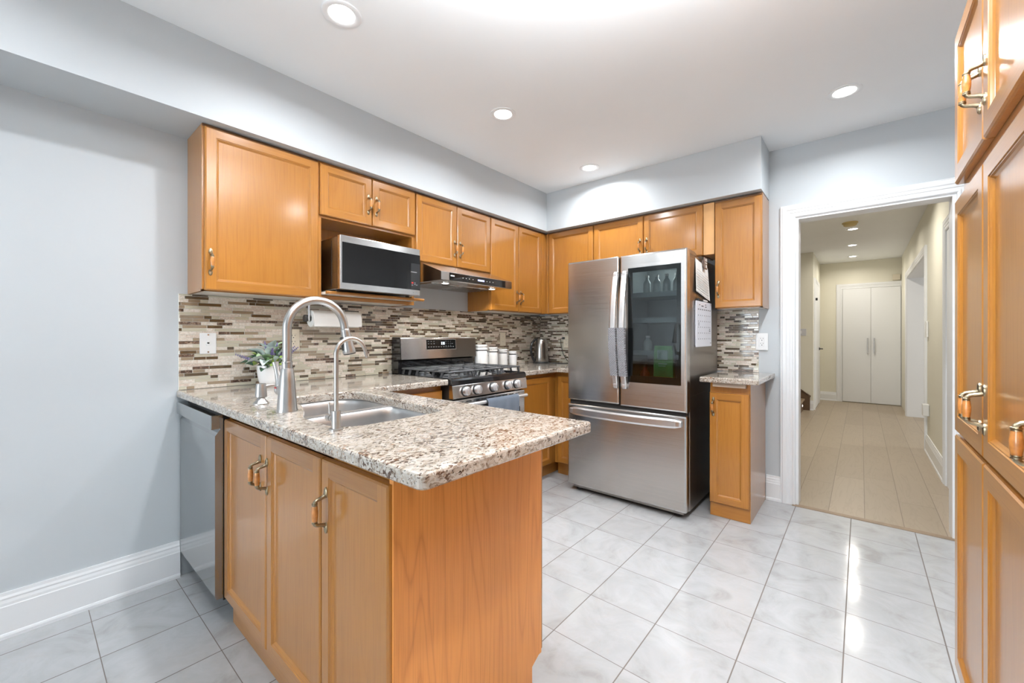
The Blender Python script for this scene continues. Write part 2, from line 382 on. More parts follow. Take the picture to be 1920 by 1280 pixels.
    def build(s, name, mats, parent=None, kind=None):
        if not isinstance(mats, (list, tuple)): mats = [mats]
        off = parent_world(parent) if parent else Vector((0, 0, 0))
        base = Vector((0, 0, 0))
        if parent is None and s.v:
            xs = [p.x for p in s.v]; ys = [p.y for p in s.v]; zs = [p.z for p in s.v]
            base = Vector(((min(xs) + max(xs)) / 2, (min(ys) + max(ys)) / 2, min(zs)))
        o0 = off + base
        me = bpy.data.meshes.new(name); me.from_pydata([p - o0 for p in s.v], [], [f[0] for f in s.f])
        for m in mats: me.materials.append(m)
        for p, f in zip(me.polygons, s.f): p.material_index = f[1]; p.use_smooth = f[2]
        bm = bmesh.new(); bm.from_mesh(me)
        bmesh.ops.remove_doubles(bm, verts=bm.verts, dist=1e-5)
        bmesh.ops.recalc_face_normals(bm, faces=bm.faces)
        for e in bm.edges:
            if len(e.link_faces) == 2 and e.calc_face_angle(0) > 0.66: e.smooth = False
        bm.to_mesh(me); bm.free()
        me.update()
        o = bpy.data.objects.new(name, me); COL.objects.link(o)
        if parent: o.parent = parent
        else: o.location = base
        if kind: o['kind'] = kind
        return o
def parent_world(o):
    p = Vector((0, 0, 0))
    while o is not None: p += Vector(o.location); o = o.parent
    return p
def thing(name, label, cat, loc, group=None):
    o = bpy.data.objects.new(name, None); COL.objects.link(o); o.location = loc; o.empty_display_size = 0.05
    o['label'] = label; o['category'] = cat
    if group: o['group'] = group
    return o
def tag(o, label, cat, group=None):
    o['label'] = label; o['category'] = cat
    if group: o['group'] = group
    return o
def struct(mb, name, mats): return mb.build(name, mats, None, 'structure')
def plab(o, label): o['label'] = label; return o

def rrect(x0, x1, y0, y1, r, n=6):
    out = []
    for cx, cy, a0 in ((x1 - r, y1 - r, 0), (x0 + r, y1 - r, 90), (x0 + r, y0 + r, 180), (x1 - r, y0 + r, 270)):
        for k in range(n + 1):
            a = radians(a0 + 90 * k / n); out.append((cx + r * cos(a), cy + r * sin(a)))
    return out
def offset_poly(poly, d):
    """inward offset (CCW polygon)"""
    n = len(poly); out = []
    for i in range(n):
        p0 = Vector(poly[i - 1]); p1 = Vector(poly[i]); p2 = Vector(poly[(i + 1) % n])
        e1 = (p1 - p0).normalized(); e2 = (p2 - p1).normalized()
        n1 = Vector((-e1.y, e1.x)); n2 = Vector((-e2.y, e2.x)); b = n1 + n2
        b = b / max(0.2, b.dot(b) / 2) if b.length > 1e-6 else n1
        out.append((p1.x + b.x * d, p1.y + b.y * d))
    return out
def round_corners(poly, radii, n=5):
    out = []; N = len(poly)
    for i, p in enumerate(poly):
        r = radii[i] if isinstance(radii, (list, tuple)) else radii
        if r <= 0: out.append(p); continue
        p0 = Vector(poly[i - 1]); p1 = Vector(p); p2 = Vector(poly[(i + 1) % N])
        a = (p0 - p1).normalized(); b = (p2 - p1).normalized()
        for k in range(n + 1):
            t = k / n
            q = (1 - t) ** 2 * (p1 + a * r) + 2 * t * (1 - t) * p1 + t * t * (p1 + b * r)
            out.append((q.x, q.y))
    return out
def slab(mb, poly, z0, z1, holes=(), edge=0.007, mi=0):
    """stone slab with rounded top and bottom edges and optional holes"""
    prof = [(edge * 0.6, z0), (0.0, z0 + edge * 0.6), (0.0, z1 - edge), (edge * 0.3, z1 - edge * 0.3), (edge, z1)]
    loops = [offset_poly(poly, d) if d else poly for d, z in prof]
    for (la, (da, za)), (lb, (db, zb)) in zip(zip(loops, prof), list(zip(loops, prof))[1:]):
        mb.loft([[(x, y, za) for x, y in la], [(x, y, zb) for x, y in lb]], mi)
    tops = [loops[-1]]; hl = []
    for h in holes:
        grow = [h, offset_poly(h, -edge * 0.3), offset_poly(h, -edge)]
        zz = [z1 - edge, z1 - edge * 0.3, z1]
        mb.loft([[(x, y, z0) for x, y in h]] + [[(x, y, z) for x, y in l] for l, z in zip(grow, zz)], mi)
        hl.append((h, grow[-1]))
    for z, outer, inner in ((z1, loops[-1], [g for _, g in hl]), (z0, loops[0], [h for h, _ in hl])):
        vs = []; es = []
        for l in [outer] + list(inner):
            b = len(vs); vs += [Vector(p) for p in l]; es += [(b + i, b + (i + 1) % len(l)) for i in range(len(l))]
        r = delaunay_2d_cdt(vs, es, [], 2 if not inner else 4, 1e-6)
        if inner:
            pts, _, fs = r[0], r[1], r[2]
            def inside(p, poly):
                c = False; j = len(poly) - 1
                for i in range(len(poly)):
                    if (poly[i][1] > p[1]) != (poly[j][1] > p[1]) and p[0] < (poly[j][0] - poly[i][0]) * (p[1] - poly[i][1]) / (poly[j][1] - poly[i][1]) + poly[i][0]: c = not c
                    j = i
                return c
            keep = []
            r2 = delaunay_2d_cdt(vs, es, [], 0, 1e-6); pts, fs = r2[0], r2[2]
            for f in fs:
                cx = sum(pts[i].x for i in f) / len(f); cy = sum(pts[i].y for i in f) / len(f)
                if inside((cx, cy), outer) and not any(inside((cx, cy), h) for h in inner): keep.append(f)
            fs = keep
        else:
            pts, fs = r[0], r[2]
        mb.add([(p.x, p.y, z) for p in pts], fs, mi)
    return mb
def text_obj(name, s, T, size, mat, parent, extrude=0.0004, align='CENTER'):
    cu = bpy.data.curves.new(name, 'FONT'); cu.body = s; cu.size = size; cu.extrude = extrude; cu.align_x = align; cu.align_y = 'CENTER'
    o = bpy.data.objects.new(name + '_tmp', cu); COL.objects.link(o)
    dg = bpy.context.evaluated_depsgraph_get(); me = bpy.data.meshes.new_from_object(o.evaluated_get(dg))
    bpy.data.objects.remove(o); bpy.data.curves.remove(cu)
    me.name = name; me.materials.clear(); me.materials.append(mat)
    off = parent_world(parent) if parent else Vector()
    for v in me.vertices: v.co = T @ v.co - off
    o = bpy.data.objects.new(name, me); COL.objects.link(o); o.parent = parent
    return o
def plane_T(o, right, up):
    r = Vector(right).normalized(); u = Vector(up).normalized(); n = r.cross(u); o = Vector(o)
    return Matrix(((r.x, u.x, n.x, o.x), (r.y, u.y, n.y, o.y), (r.z, u.z, n.z, o.z), (0, 0, 0, 1)))

# ------------------------------------------------------------------ the room shell
ZB, XS, YS, YW, XR = 2.163, 0.315, 3.181, 3.50, 3.42
YB = -4.60
mb = MB(); mb.box(-0.1, 3.55, YB - 0.1, 3.482, -0.06, 0.0); struct(mb, 'floor', M['floor_tile'])
mb = MB(); mb.box(-0.6, 6.2, 3.482, 9.75, -0.06, 0.0); struct(mb, 'floor_hallway', M['planks'])
mb = MB(); mb.box(2.2, 3.02, 3.468, 3.512, -0.01, 0.004, bev=0.002); struct(mb, 'trim_threshold', M['stair_wood'])
mb = MB(); mb.box(-0.1, 3.55, YB - 0.1, YW + 0.12, ZC, ZC + 0.08); struct(mb, 'ceiling', M['ceiling'])
mb = MB(); mb.box(-0.6, 6.2, YW + 0.12, 9.75, ZC, ZC + 0.08); struct(mb, 'ceiling_hallway', M['ceiling'])
mb = MB(); mb.box(-0.1, 0.0, YB - 0.1, YW + 0.1, 0, ZC); struct(mb, 'wall_left', M['wall_grey'])
mb = MB(); mb.box(XR, XR + 0.1, YB - 0.1, YW + 0.1, 0, ZC); struct(mb, 'wall_right', M['wall_grey'])
DX0, DX1, DZ = 2.222, 2.99, 2.008
mb = MB(); mb.box(-0.1, DX0, YW, YW + 0.12, 0, ZC); mb.box(DX1, XR + 0.1, YW, YW + 0.12, 0, ZC); mb.box(DX0, DX1, YW, YW + 0.12, DZ, ZC)
struct(mb, 'wall_back', M['wall_grey'])
mb = MB(); mb.box(-0.1, 0.20, YB - 0.1, YB, 0, ZC); mb.box(2.20, 3.52, YB - 0.1, YB, 0, ZC); mb.box(0.20, 2.20, YB - 0.1, YB, 2.15, ZC)
struct(mb, 'wall_front', M['wall_grey'])
# dropped soffit along the left and back walls
mb = MB(); L = [(0.0, YB), (XS, YB), (XS, YS), (2.06, YS), (2.06, YW), (0.0, YW)]; mb.prism(L, 'Z', ZB, ZC - 0.0005); struct(mb, 'wall_soffit', M['wall_grey'])
# baseboards
def base_profile(h=0.148, t=0.017): return [(0, 0), (t + 0.006, 0), (t + 0.006, 0.012), (t + 0.003, 0.019), (t, 0.021), (t, h * 0.70), (t - 0.002, h * 0.72), (t - 0.003, h * 0.78), (t - 0.006, h * 0.84), (t - 0.005, h * 0.88), (t - 0.009, h * 0.93), (t - 0.010, h), (0, h)]
def baseboard(name, p0, p1, n, h=0.176):
    p0 = Vector((*p0, 0)); p1 = Vector((*p1, 0)); n = Vector((*n, 0)); m = MB()
    pr = base_profile(h)
    m.loft([[p + n * a + Vector((0, 0, z)) for a, z in pr] for p in (p0, p1)], 0, None, False, True, True)
    return struct(m, name, M['white_paint'])
baseboard('baseboard_left', (0, YB), (0, 0.505), (1, 0))
baseboard('baseboard_back', (2.042, YW), (2.134, YW), (0, -1))
baseboard('baseboard_back_corner', (3.085, YW), (XR, YW), (0, -1))
baseboard('baseboard_right', (XR, 1.972), (XR, YW), (-1, 0))
baseboard('baseboard_hall_right', (3.09, 4.80), (3.09, 6.02), (-1, 0), 0.17)
baseboard('baseboard_hall_stub', (1.945, 8.13), (1.99, 8.13), (0, -1), 0.155)
baseboard('baseboard_hall_far', (1.967, 9.6), (2.25, 9.6), (0, -1), 0.16)
# casing around the doorway in the back wall
def casing_prof(w=0.088, t=0.02): return [(0, 0), (0, t * 0.55), (0.006, t * 0.8), (0.014, t * 0.8), (0.018, t * 0.62), (0.030, t * 0.62), (0.034, t * 0.8), (0.050, t * 0.86), (0.056, t * 1.05), (0.074, t * 1.1), (0.080, t * 0.9), (0.086, t * 1.0), (w, t * 0.9), (w, 0)]
def casing(name, u0, u1, z1, T, floor=0.0):
    """u0,u1: opening sides in the frame (u along wall, n out of wall); mitred head"""
    m = MB(T); pr = casing_prof()
    loops = []
    for (u, z, du, dz) in ((u0, floor, -1, 0), (u0, z1, -1, 1), (u1, z1, 1, 1), (u1, floor, 1, 0)):
        loops.append([(u + du * a, n, z + dz * a) for a, n in pr])
    m.loft(loops, 0, None, False, True, True)
    return struct(m, name, M['white_paint'])
TB = frame((0, YW, 0), (1, 0, 0), (0, -1, 0))
casing('trim_doorway', DX0 - 0.004, DX1 + 0.004, DZ + 0.002, TB)
mb = MB(); mb.prism([(DX0 - 0.003, 0), (DX0 + 0.014, 0), (DX0 + 0.014, DZ - 0.012), (DX1 - 0.014, DZ - 0.012), (DX1 - 0.014, 0), (DX1 + 0.003, 0), (DX1 + 0.003, DZ + 0.003), (DX0 - 0.003, DZ + 0.003)], 'Y', YW - 0.003, YW + 0.125)
struct(mb, 'trim_door_jamb', M['white_paint'])
# unseen patio door behind the camera, placed to suit the added daylight
mb = MB()
for x0, x1 in ((0.20, 0.28), (1.16, 1.24), (2.12, 2.20)): mb.box(x0, x1, YB - 0.09, YB - 0.01, 0.0, 2.15, bev=0.004)
mb.box(0.20, 2.20, YB - 0.09, YB - 0.01, 2.07, 2.15, bev=0.004); mb.box(0.20, 2.20, YB - 0.09, YB - 0.01, 0.0, 0.09, bev=0.004)
mb.box(0.28, 1.16, YB - 0.055, YB - 0.045, 0.09, 2.07, 1); mb.box(1.24, 2.12, YB - 0.055, YB - 0.045, 0.09, 2.07, 1)
struct(mb, 'window_1', [M['white_paint'], M['window_glass']])
# hallway
HX = 3.09
mb = MB(); mb.box(HX, HX + 0.20, YW + 0.12, 6.10, 0, ZC); mb.box(HX, HX + 0.20, 8.43, 9.75, 0, ZC); mb.box(HX, HX + 0.20, 6.10, 8.43, 2.05, ZC); struct(mb, 'wall_hall_right', M['wall_cream'])
mb = MB(); mb.box(0.9, 6.2, 9.6, 9.75, 0, ZC); struct(mb, 'wall_hall_far', M['wall_cream'])
mb = MB(); mb.prism([(0.4, 8.13), (1.985, 8.13), (1.985, 9.6), (0.4, 9.6)], 'Z', 0, ZC); struct(mb, 'wall_hall_left', M['wall_cream'])
mb = MB(); mb.box(0.3, 0.4, YW + 0.12, 8.2, 0, ZC); struct(mb, 'wall_stair', M['wall_cream'])
mb = MB(); mb.box(6.1, 6.2, YW + 0.12, 9.6, 0, ZC); struct(mb, 'wall_side_room', M['wall_cream'])
mb = MB(); mb.box(HX + 0.2, 6.2, YW + 0.12, YW + 0.22, 0, ZC); struct(mb, 'wall_side_room_near', M['wall_cream'])
# wide cased opening in the right hall wall
mb = MB()
mb.box(HX - 0.004, HX + 0.204, 8.412, 8.432, 0, 2.05); mb.box(HX - 0.004, HX + 0.204, 6.098, 6.118, 0, 2.05); mb.box(HX - 0.004, HX + 0.204, 6.098, 8.432, 2.032, 2.052)
struct(mb, 'trim_hall_opening_jamb', M['white_paint'])
TR = frame((HX, 0, 0), (0, 1, 0), (-1, 0, 0))
casing('trim_hall_opening', 6.114, 8.416, 2.036, TR)
casing('trim_hall_door', 3.86, 4.70, 2.01, TR)
mb = MB(); mb.box(HX - 0.005, HX + 0.01, 3.86, 4.70, 0, 2.01, bev=0.003); struct(mb, 'door_3', M['white_paint'])
# closet double doors at the far end of the hall
TF = frame((0, 9.6, 0), (1, 0, 0), (0, -1, 0))
casing('trim_closet', 2.31, 3.085, 2.03, frame((0, 9.6, 0), (1, 0, 0), (0, -1, 0)))
for i, (x0, x1, hx) in enumerate(((2.314, 2.697, 2.655), (2.700, 3.081, 2.742))):
    m = MB(); m.box(x0, x1, 9.572, 9.596, 0.012, 2.026, bev=0.003); d = struct(m, 'door_%d' % (i + 1), M['white_paint'])
    h = MB(); h.box(hx - 0.009, hx + 0.009, 9.532, 9.544, 0.885, 1.15, bev=0.003); h.box(hx - 0.008, hx + 0.008, 9.540, 9.574, 0.888, 0.906, bev=0.002); h.box(hx - 0.008, hx + 0.008, 9.540, 9.574, 1.129, 1.147, bev=0.002)
    h.build('handle', M['nickel'], d)
# white door standing in the left hall wall, seen edge-on
casing('trim_hall_left_door', 8.30, 9.10, 2.03, frame((1.985, 0, 0), (0, 1, 0), (1, 0, 0)))
m = MB(); m.box(1.987, 2.004, 8.30, 9.10, 0.01, 2.03, bev=0.003); d = struct(m, 'door_4', M['white_paint'])
h = MB(); h.lathe([(0.024, 0), (0.024, 0.008), (0.010, 0.012), (0.010, 0.05)], (2.004, 9.03, 0.96), 'X', 14); h.box(2.046, 2.060, 8.93, 9.04, 0.952, 0.968, bev=0.003); h.build('handle', M['black_matte'], d)
h = MB(); h.box(2.003, 2.03, 8.30, 8.34, 1.76, 1.80, bev=0.003); h.build('hinge', M['black_matte'], d)

# ------------------------------------------------------------------ cabinets
TL = frame((0, 0, 0), (0, 1, 0), (1, 0, 0))          # left wall: u = along the wall, n = out of it
TBK = frame((0, YW, 0), (1, 0, 0), (0, -1, 0))        # back wall
TP = frame((0, 0.555, 0), (1, 0, 0), (0, -1, 0))      # peninsula front
TPA = frame((XR, 0, 0), (0, 1, 0), (-1, 0, 0))        # pantry on the right wall
def pull(parent, T, u, zc, n, ln=0.122, k=1.0):
    m = MB(T)
    for sgn in (1, -1):
        ze = zc + sgn * (ln / 2 - 0.013)
        # leaf-shaped mounting pad
        vs = []; fs = []; N = 14
        for a, b, h in ((0.0085, 0.0150, 0.0), (0.0080, 0.0145, 0.0030), (0.0050, 0.0100, 0.0050)):
            for i in range(N):
                t = 2 * pi * i / N; vs.append((u + a * k * cos(t), n + h, ze + b * sin(t)))
        for r in range(2):
            for i in range(N): fs.append((r * N + i, r * N + (i + 1) % N, (r + 1) * N + (i + 1) % N, (r + 1) * N + i))
        fs.append(tuple(2 * N + i for i in range(N))); m.add(vs, fs, 0, True)
        zs = zc + sgn * (ln / 2 - 0.020); zb = zc + sgn * 0.0245
        pts = []
        for i in range(9):
            t = i / 8.0
            p0 = (0.003, zs); p1 = (0.010, zs - sgn * 0.008); p2 = (0.031, zb + sgn * 0.014); p3 = (0.031, zb)
            b0, b1, b2, b3 = (1 - t) ** 3, 3 * t * (1 - t) ** 2, 3 * t * t * (1 - t), t ** 3
            pts.append((u, n + b0 * p0[0] + b1 * p1[0] + b2 * p2[0] + b3 * p3[0], b0 * p0[1] + b1 * p1[1] + b2 * p2[1] + b3 * p3[1]))
        m.tube(pts, [0.0060, 0.0056, 0.0052, 0.0048, 0.0046, 0.0047, 0.0050, 0.0056, 0.0062], 12)
        m.lathe([(0.0055, zb + sgn * 0.003), (0.0076, zb + sgn * 0.002), (0.0076, zb), (0.0060, zb - sgn * 0.001), (0.0072, zb - sgn * 0.002), (0.0072, zb - sgn * 0.004)], (u, n + 0.031, 0), 'Z', 14, 0, caps=False)
    m.lathe([(0.0066, zc - 0.022), (0.0074, zc - 0.016), (0.0086, zc - 0.005), (0.0086, zc + 0.005), (0.0074, zc + 0.016), (0.0066, zc + 0.022)], (u, n + 0.031, 0), 'Z', 16, 1)
    return m.build('handle', [M['brass'], M['pull_wood']], parent)
def door(parent, T, u0, u1, z0, z1, n0, hm, handle=None, t=0.021, sw=0.043, name='door'):
    m = MB(T)
    def loop(i, n): return [(u0 + i, n, z0 + i), (u1 - i, n, z0 + i), (u1 - i, n, z1 - i), (u0 + i, n, z1 - i)]
    a = 0.006
    m.loft([loop(0, n0), loop(0, n0 + t - 0.008), loop(0.0015, n0 + t - 0.0035), loop(a, n0 + t)], 0)
    m.add(loop(0, n0), [(0, 1, 2, 3)], 0)
    f = n0 + t
    def q(ua, ub, za, zb, mi): m.add([(ua, f, za), (ub, f, za), (ub, f, zb), (ua, f, zb)], [(0, 1, 2, 3)], mi)
    q(u0 + a, u0 + sw, z0 + a, z1 - a, 0); q(u1 - sw, u1 - a, z0 + a, z1 - a, 0)
    q(u0 + sw, u1 - sw, z0 + a, z0 + sw, 1); q(u0 + sw, u1 - sw, z1 - sw, z1 - a, 1)
    prof = [(0, 0), (0.0015, -0.0025), (0.004, -0.0028), (0.007, -0.0065), (0.011, -0.0095), (0.0125, -0.0105)]
    loops = [loop(sw + i, f + d) for i, d in prof]
    for la, lb in zip(loops, loops[1:]):
        for k in range(4):
            m.add([la[k], la[(k + 1) % 4], lb[(k + 1) % 4], lb[k]], [(0, 1, 2, 3)], 1 if k in (0, 2) else 0)
    m.add(loops[-1], [(0, 1, 2, 3)], 0)
    d = m.build(name, [M['oak_z'], M[hm]], parent)
    if handle: pull(d, T, handle[0], handle[1], f)
    return d
def upper_body(parent, T, u0, u1, z0, z1, n, hm, n0=0.002):
    m = MB(T)
    m.box(u0, u1, n0, n, z0 + 0.006, z1, 0, 0.0008, 1)
    m.box(u0 + 0.003, u1 - 0.003, n0 + 0.003, n - 0.003, z0, z0 + 0.0062, 1)
    m.box(u0, u1, n - 0.018, n, z0 - 0.0004, z0 + 0.006, 2); m.box(u0, u0 + 0.015, n0, n, z0 - 0.0004, z0 + 0.006, 0); m.box(u1 - 0.015, u1, n0, n, z0 - 0.0004, z0 + 0.006, 0)
    m.box(u0 + 0.001, u1 - 0.001, n - 0.002, n + 0.004, z1 - 0.011, z1 - 0.001, 3)  # dark strip painted for the shaded gap and torn caulk above the doors
    return m.build('body', [M['oak_z'], M['melamine'], M[hm], M['oak_dark']], parent)
NB, Z0, Z1 = 0.251, 1.390, ZB - 0.002     # upper box depth, bottom, top
ZD0, ZD1 = 1.393, 2.147                   # doors
UP = 'oak wall cabinets under the soffit'
def place(T, u, n, z): return T @ Vector((u, n, z))
# single wide door at the near end
c = thing('wall_cabinet', 'oak wall cabinet with one wide door, at the near end of the left wall', 'cabinet', place(TL, 0.80, 0.12, Z0), UP)
upper_body(c, TL, 0.537, 1.068, Z0, Z1, NB, 'oak_y'); door(c, TL, 0.545, 1.066, ZD0, ZD1, NB, 'oak_y', (0.566, 1.523))
# short double doors over an open microwave shelf
c = thing('wall_cabinet', 'oak wall cabinet with two short doors above the microwave niche', 'cabinet', place(TL, 1.40, 0.12, Z0), UP)
m = MB(TL)
m.box(1.070, 1.088, 0.002, NB, Z0, Z1, 0); m.box(1.702, 1.720, 0.002, NB, Z0, Z1, 0); m.box(1.088, 1.702, 0.002, NB, 1.845, Z1, 0)
m.box(1.088, 1.702, 0.002, 0.014, 1.41, 1.845, 0)
m.build('body', [M['oak_z']], c)
m = MB(TL); m.box(1.088, 1.702, 0.014, 0.330, 1.413, 1.4285, 1); m.prism([(0.331, 1.411), (0.344, 1.414), (0.346, 1.421), (0.344, 1.428), (0.331, 1.4305)], 'X', 1.075, 1.735, 0, Matrix(((0, 1, 0, 0), (1, 0, 0, 0), (0, 0, 1, 0), (0, 0, 0, 1))))
m.build('shelf', [M['oak_y'], M['melamine']], c)
m = MB(TL); m.box(1.088, 1.702, NB - 0.02, NB, Z0, 1.411, 0); m.box(1.089, 1.701, 0.014, NB - 0.02, Z0 + 0.003, Z0 + 0.008, 1); m.build('bottom_rail', [M['oak_y'], M['melamine']], c)
door(c, TL, 1.074, 1.394, 1.858, ZD1, NB, 'oak_y', (1.368, 1.982)); door(c, TL, 1.398, 1.717, 1.858, ZD1, NB, 'oak_y', (1.422, 1.982))
# over the range hood
c = thing('wall_cabinet', 'oak wall cabinet with two doors directly above the range hood', 'cabinet', place(TL, 2.09, 0.12, 1.69), UP)
upper_body(c, TL, 1.722, 2.458, 1.690, Z1, NB, 'oak_y'); door(c, TL, 1.726, 2.093, 1.694, ZD1, NB, 'oak_y', (2.068, 1.825)); door(c, TL, 2.097, 2.456, 1.694, ZD1, NB, 'oak_y', (2.124, 1.825))
# tall pair beside the corner
c = thing('wall_cabinet', 'oak wall cabinet with two tall narrow doors between hood and corner', 'cabinet', place(TL, 2.8, 0.12, Z0), UP)
upper_body(c, TL, 2.460, 3.245, Z0, Z1, NB, 'oak_y'); door(c, TL, 2.464, 2.818, ZD0, ZD1, NB, 'oak_y', (2.794, 1.518)); door(c, TL, 2.822, 3.158, ZD0, ZD1, NB, 'oak_y', (2.848, 1.518))
m = MB(TL); m.box(3.160, 3.244, NB + 0.0002, NB + 0.020, ZD0, ZD1, 0, 0.002); m.build('filler_strip', M['oak_z'], c)
# back wall
c = thing('wall_cabinet', 'oak wall cabinet with a single door in the corner left of the fridge', 'cabinet', place(TBK, 0.53, 0.12, Z0), UP)
upper_body(c, TBK, 0.274, 0.776, Z0, Z1, NB, 'oak_x'); door(c, TBK, 0.302, 0.773, ZD0, ZD1, NB, 'oak_x')
m = MB(TBK); m.box(0.274, 0.299, NB + 0.0002, NB + 0.019, ZD0, ZD1, 0, 0.002); m.build('filler_strip', M['oak_z'], c)
c = thing('wall_cabinet', 'oak wall cabinet with two doors above the refrigerator', 'cabinet', place(TBK, 1.23, 0.12, 1.77), UP)
upper_body(c, TBK, 0.778, 1.682, 1.772, Z1, NB, 'oak_x'); door(c, TBK, 0.781, 1.228, 1.776, ZD1, NB, 'oak_x', (1.203, 1.905)); door(c, TBK, 1.232, 1.680, 1.776, ZD1, NB, 'oak_x', (1.258, 1.905))
m = MB(TBK); m.box(1.683, 1.757, 0.004, NB + 0.012, 1.776, 2.150, 0, 0.001); plab(m.build('filler_strip', plain('pale_unstained_oak', (0.66, 0.36, 0.14, 1), 0.35, var=0.06), c), 'paler unstained filler strip')
c = thing('wall_cabinet', 'oak wall cabinet with one tall door right of the refrigerator', 'cabinet', place(TBK, 1.9, 0.12, Z0), UP)
upper_body(c, TBK, 1.759, 2.058, 1.378, Z1 - 0.004, NB, 'oak_x'); door(c, TBK, 1.762, 2.056, 1.382, 2.138, NB, 'oak_x', (1.786, 1.515))

# ---- base cabinets
BASE = 'oak base cabinets'
def base_body(parent, T, u0, u1, n0, n1, toe_n, hm, ztop=0.878, ztoe=0.105, inset=0.0):
    m = MB(T)
    m.box(u0, u1, n0, n1, ztoe, ztop, 0, 0.0008, 1)
    m.box(u0 + inset, u1 - inset, n0, toe_n, 0.0, ztoe, 1)
    return m.build('body', [M['oak_z'], M[hm]], parent)
PD0, PD1 = 0.115, 0.842
# peninsula: front face Y=0.555, back Y=1.112, end panel X=1.742..1.760
c = thing('sink_base_cabinet', 'oak sink cabinet with paired doors, next to the dishwasher in the peninsula', 'cabinet', (1.0, 0.83, 0), BASE)
m = MB(); m.box(0.583, 0.601, 0.557, 1.112, 0.125, 0.878); m.box(1.462, 1.476, 0.557, 1.112, 0.125, 0.878); m.box(0.601, 1.462, 0.557, 1.112, 0.125, 0.143); m.box(0.601, 1.462, 1.096, 1.112, 0.143, 0.878)
m.box(0.601, 1.462, 0.557, 0.567, 0.845, 0.870); m.box(0.585, 1.476, 0.567, 1.052, 0.0, 0.125, 1)
m.build('body', [M['oak_z'], M['oak_x']], c)
door(c, TP, 0.586, 1.029, PD0, PD1, 0.0, 'oak_x', (0.985, 0.709)); door(c, TP, 1.035, 1.424, PD0, PD1, 0.0, 'oak_x', (1.046, 0.709))
c = thing('base_cabinet', 'oak end cabinet of the peninsula with one narrow door and a large side panel', 'cabinet', (1.59, 0.83, 0), BASE)
m = MB(); m.box(1.478, 1.742, 0.557, 1.112, 0.125, 0.878); m.box(1.478, 1.742, 0.567, 1.052, 0.0, 0.125, 1); m.build('body', [M['oak_z'], M['oak_x']], c)
door(c, TP, 1.430, 1.754, PD0, PD1, 0.0, 'oak_x', (1.462, 0.709))
m = MB(); m.prism([(0.545, 0.0), (1.062, 0.0), (1.062, 0.115), (1.098, 0.134), (1.112, 0.134), (1.112, 0.878), (0.545, 0.878)], 'X', 1.744, 1.760)
plab(m.build('end_panel', oak('oak_panel_cathedral', 'z', (0.80, 0.335, 0.085), 0.3, 0.42, 0.35), c), 'broad veneered oak end panel')  # same oak, base colour lightened in place of light missing on this face
m = MB(); m.box(1.46, 1.752, 1.113, 1.130, 0.134, 0.870, 0, 0.003); m.build('rear_door', M['oak_z'], c)
# left wall run
TLB = frame((0, 0, 0), (0, 1, 0), (1, 0, 0))
c = thing('base_cabinet', 'oak base cabinet between the peninsula and the left side of the stove', 'cabinet', (0.3, 1.42, 0), BASE)
base_body(c, TLB, 1.152, 1.690, 0.012, 0.565, 0.52, 'oak_y'); door(c, TLB, 1.20, 1.686, 0.115, 0.845, 0.565, 'oak_y')
c = thing('base_cabinet', 'oak corner base cabinet just right of the stove', 'cabinet', (0.3, 2.9, 0), BASE)
m = MB(); m.box(0.012, 0.565, 2.442, 3.49, 0.105, 0.878); m.box(0.012, 0.52, 2.442, 3.49, 0, 0.105, 1); m.build('body', [M['oak_z'], M['oak_y']], c)
door(c, TLB, 2.447, 2.875, 0.115, 0.845, 0.565, 'oak_y')
c = thing('base_cabinet', 'oak base cabinet in the corner, close beside the refrigerator', 'cabinet', (0.7, 3.2, 0), BASE)
m = MB(); m.box(0.567, 0.825, 2.95, 3.49, 0.105, 0.878); m.box(0.567, 0.825, 2.995, 3.49, 0, 0.105, 1); m.build('body', [M['oak_z'], M['oak_x']], c)
door(c, TBK, 0.600, 0.824, 0.115, 0.845, 0.55, 'oak_x')
c = thing('base_cabinet', 'narrow oak base cabinet standing right of the refrigerator', 'cabinet', (1.92, 3.2, 0), BASE)
m = MB(); m.box(1.804, 2.040, 2.95, 3.475, 0.0, 0.878, 0, 0.001, 1); m.box(1.806, 2.038, 2.948, 2.951, 0.002, 0.085, 1); m.build('body', [M['oak_z'], M['oak_x']], c)
door(c, TBK, 1.804, 2.036, 0.092, 0.812, 0.551, 'oak_x', (1.829, 0.720))
# pantry
NPF = XR - 2.824
PAN = 'tall oak pantry cabinets on the right'
c = thing('pantry_cabinet', 'tall oak pantry cabinet nearest the doorway, with six panelled doors', 'cabinet', (3.1, 1.56, 0), PAN)
m = MB(TPA); m.box(1.140, 1.968, 0.002, NPF - 0.0005, 0.105, ZB - 0.002, 0, 0.001, 1); m.box(1.140, 1.968, 0.002, NPF - 0.06, 0.0, 0.105, 1); m.build('body', [M['oak_z'], M['oak_y']], c)
def trio(c, a, b, h):
    door(c, TPA, a, b, 1.672, 2.148, NPF, 'oak_y', (h, 1.812), sw=0.052); door(c, TPA, a, b, 0.872, 1.617, NPF, 'oak_y', (h, 0.998), sw=0.052); door(c, TPA, a, b, 0.108, 0.862, NPF, 'oak_y', None, sw=0.052)
trio(c, 1.558, 1.964, 1.586); trio(c, 1.146, 1.553, 1.530)
c = thing('pantry_cabinet', 'tall oak pantry cabinet at the right picture edge, only its handles in view', 'cabinet', (3.1, 0.72, 0), PAN)
m = MB(TPA); m.box(0.310, 1.137, 0.002, NPF - 0.0005, 0.105, ZB - 0.002, 0, 0.001, 1); m.box(0.310, 1.137, 0.002, NPF - 0.06, 0.0, 0.105, 1); m.build('body', [M['oak_z'], M['oak_y']], c)
trio(c, 0.728, 1.134, 1.092); trio(c, 0.314, 0.723, 0.690)
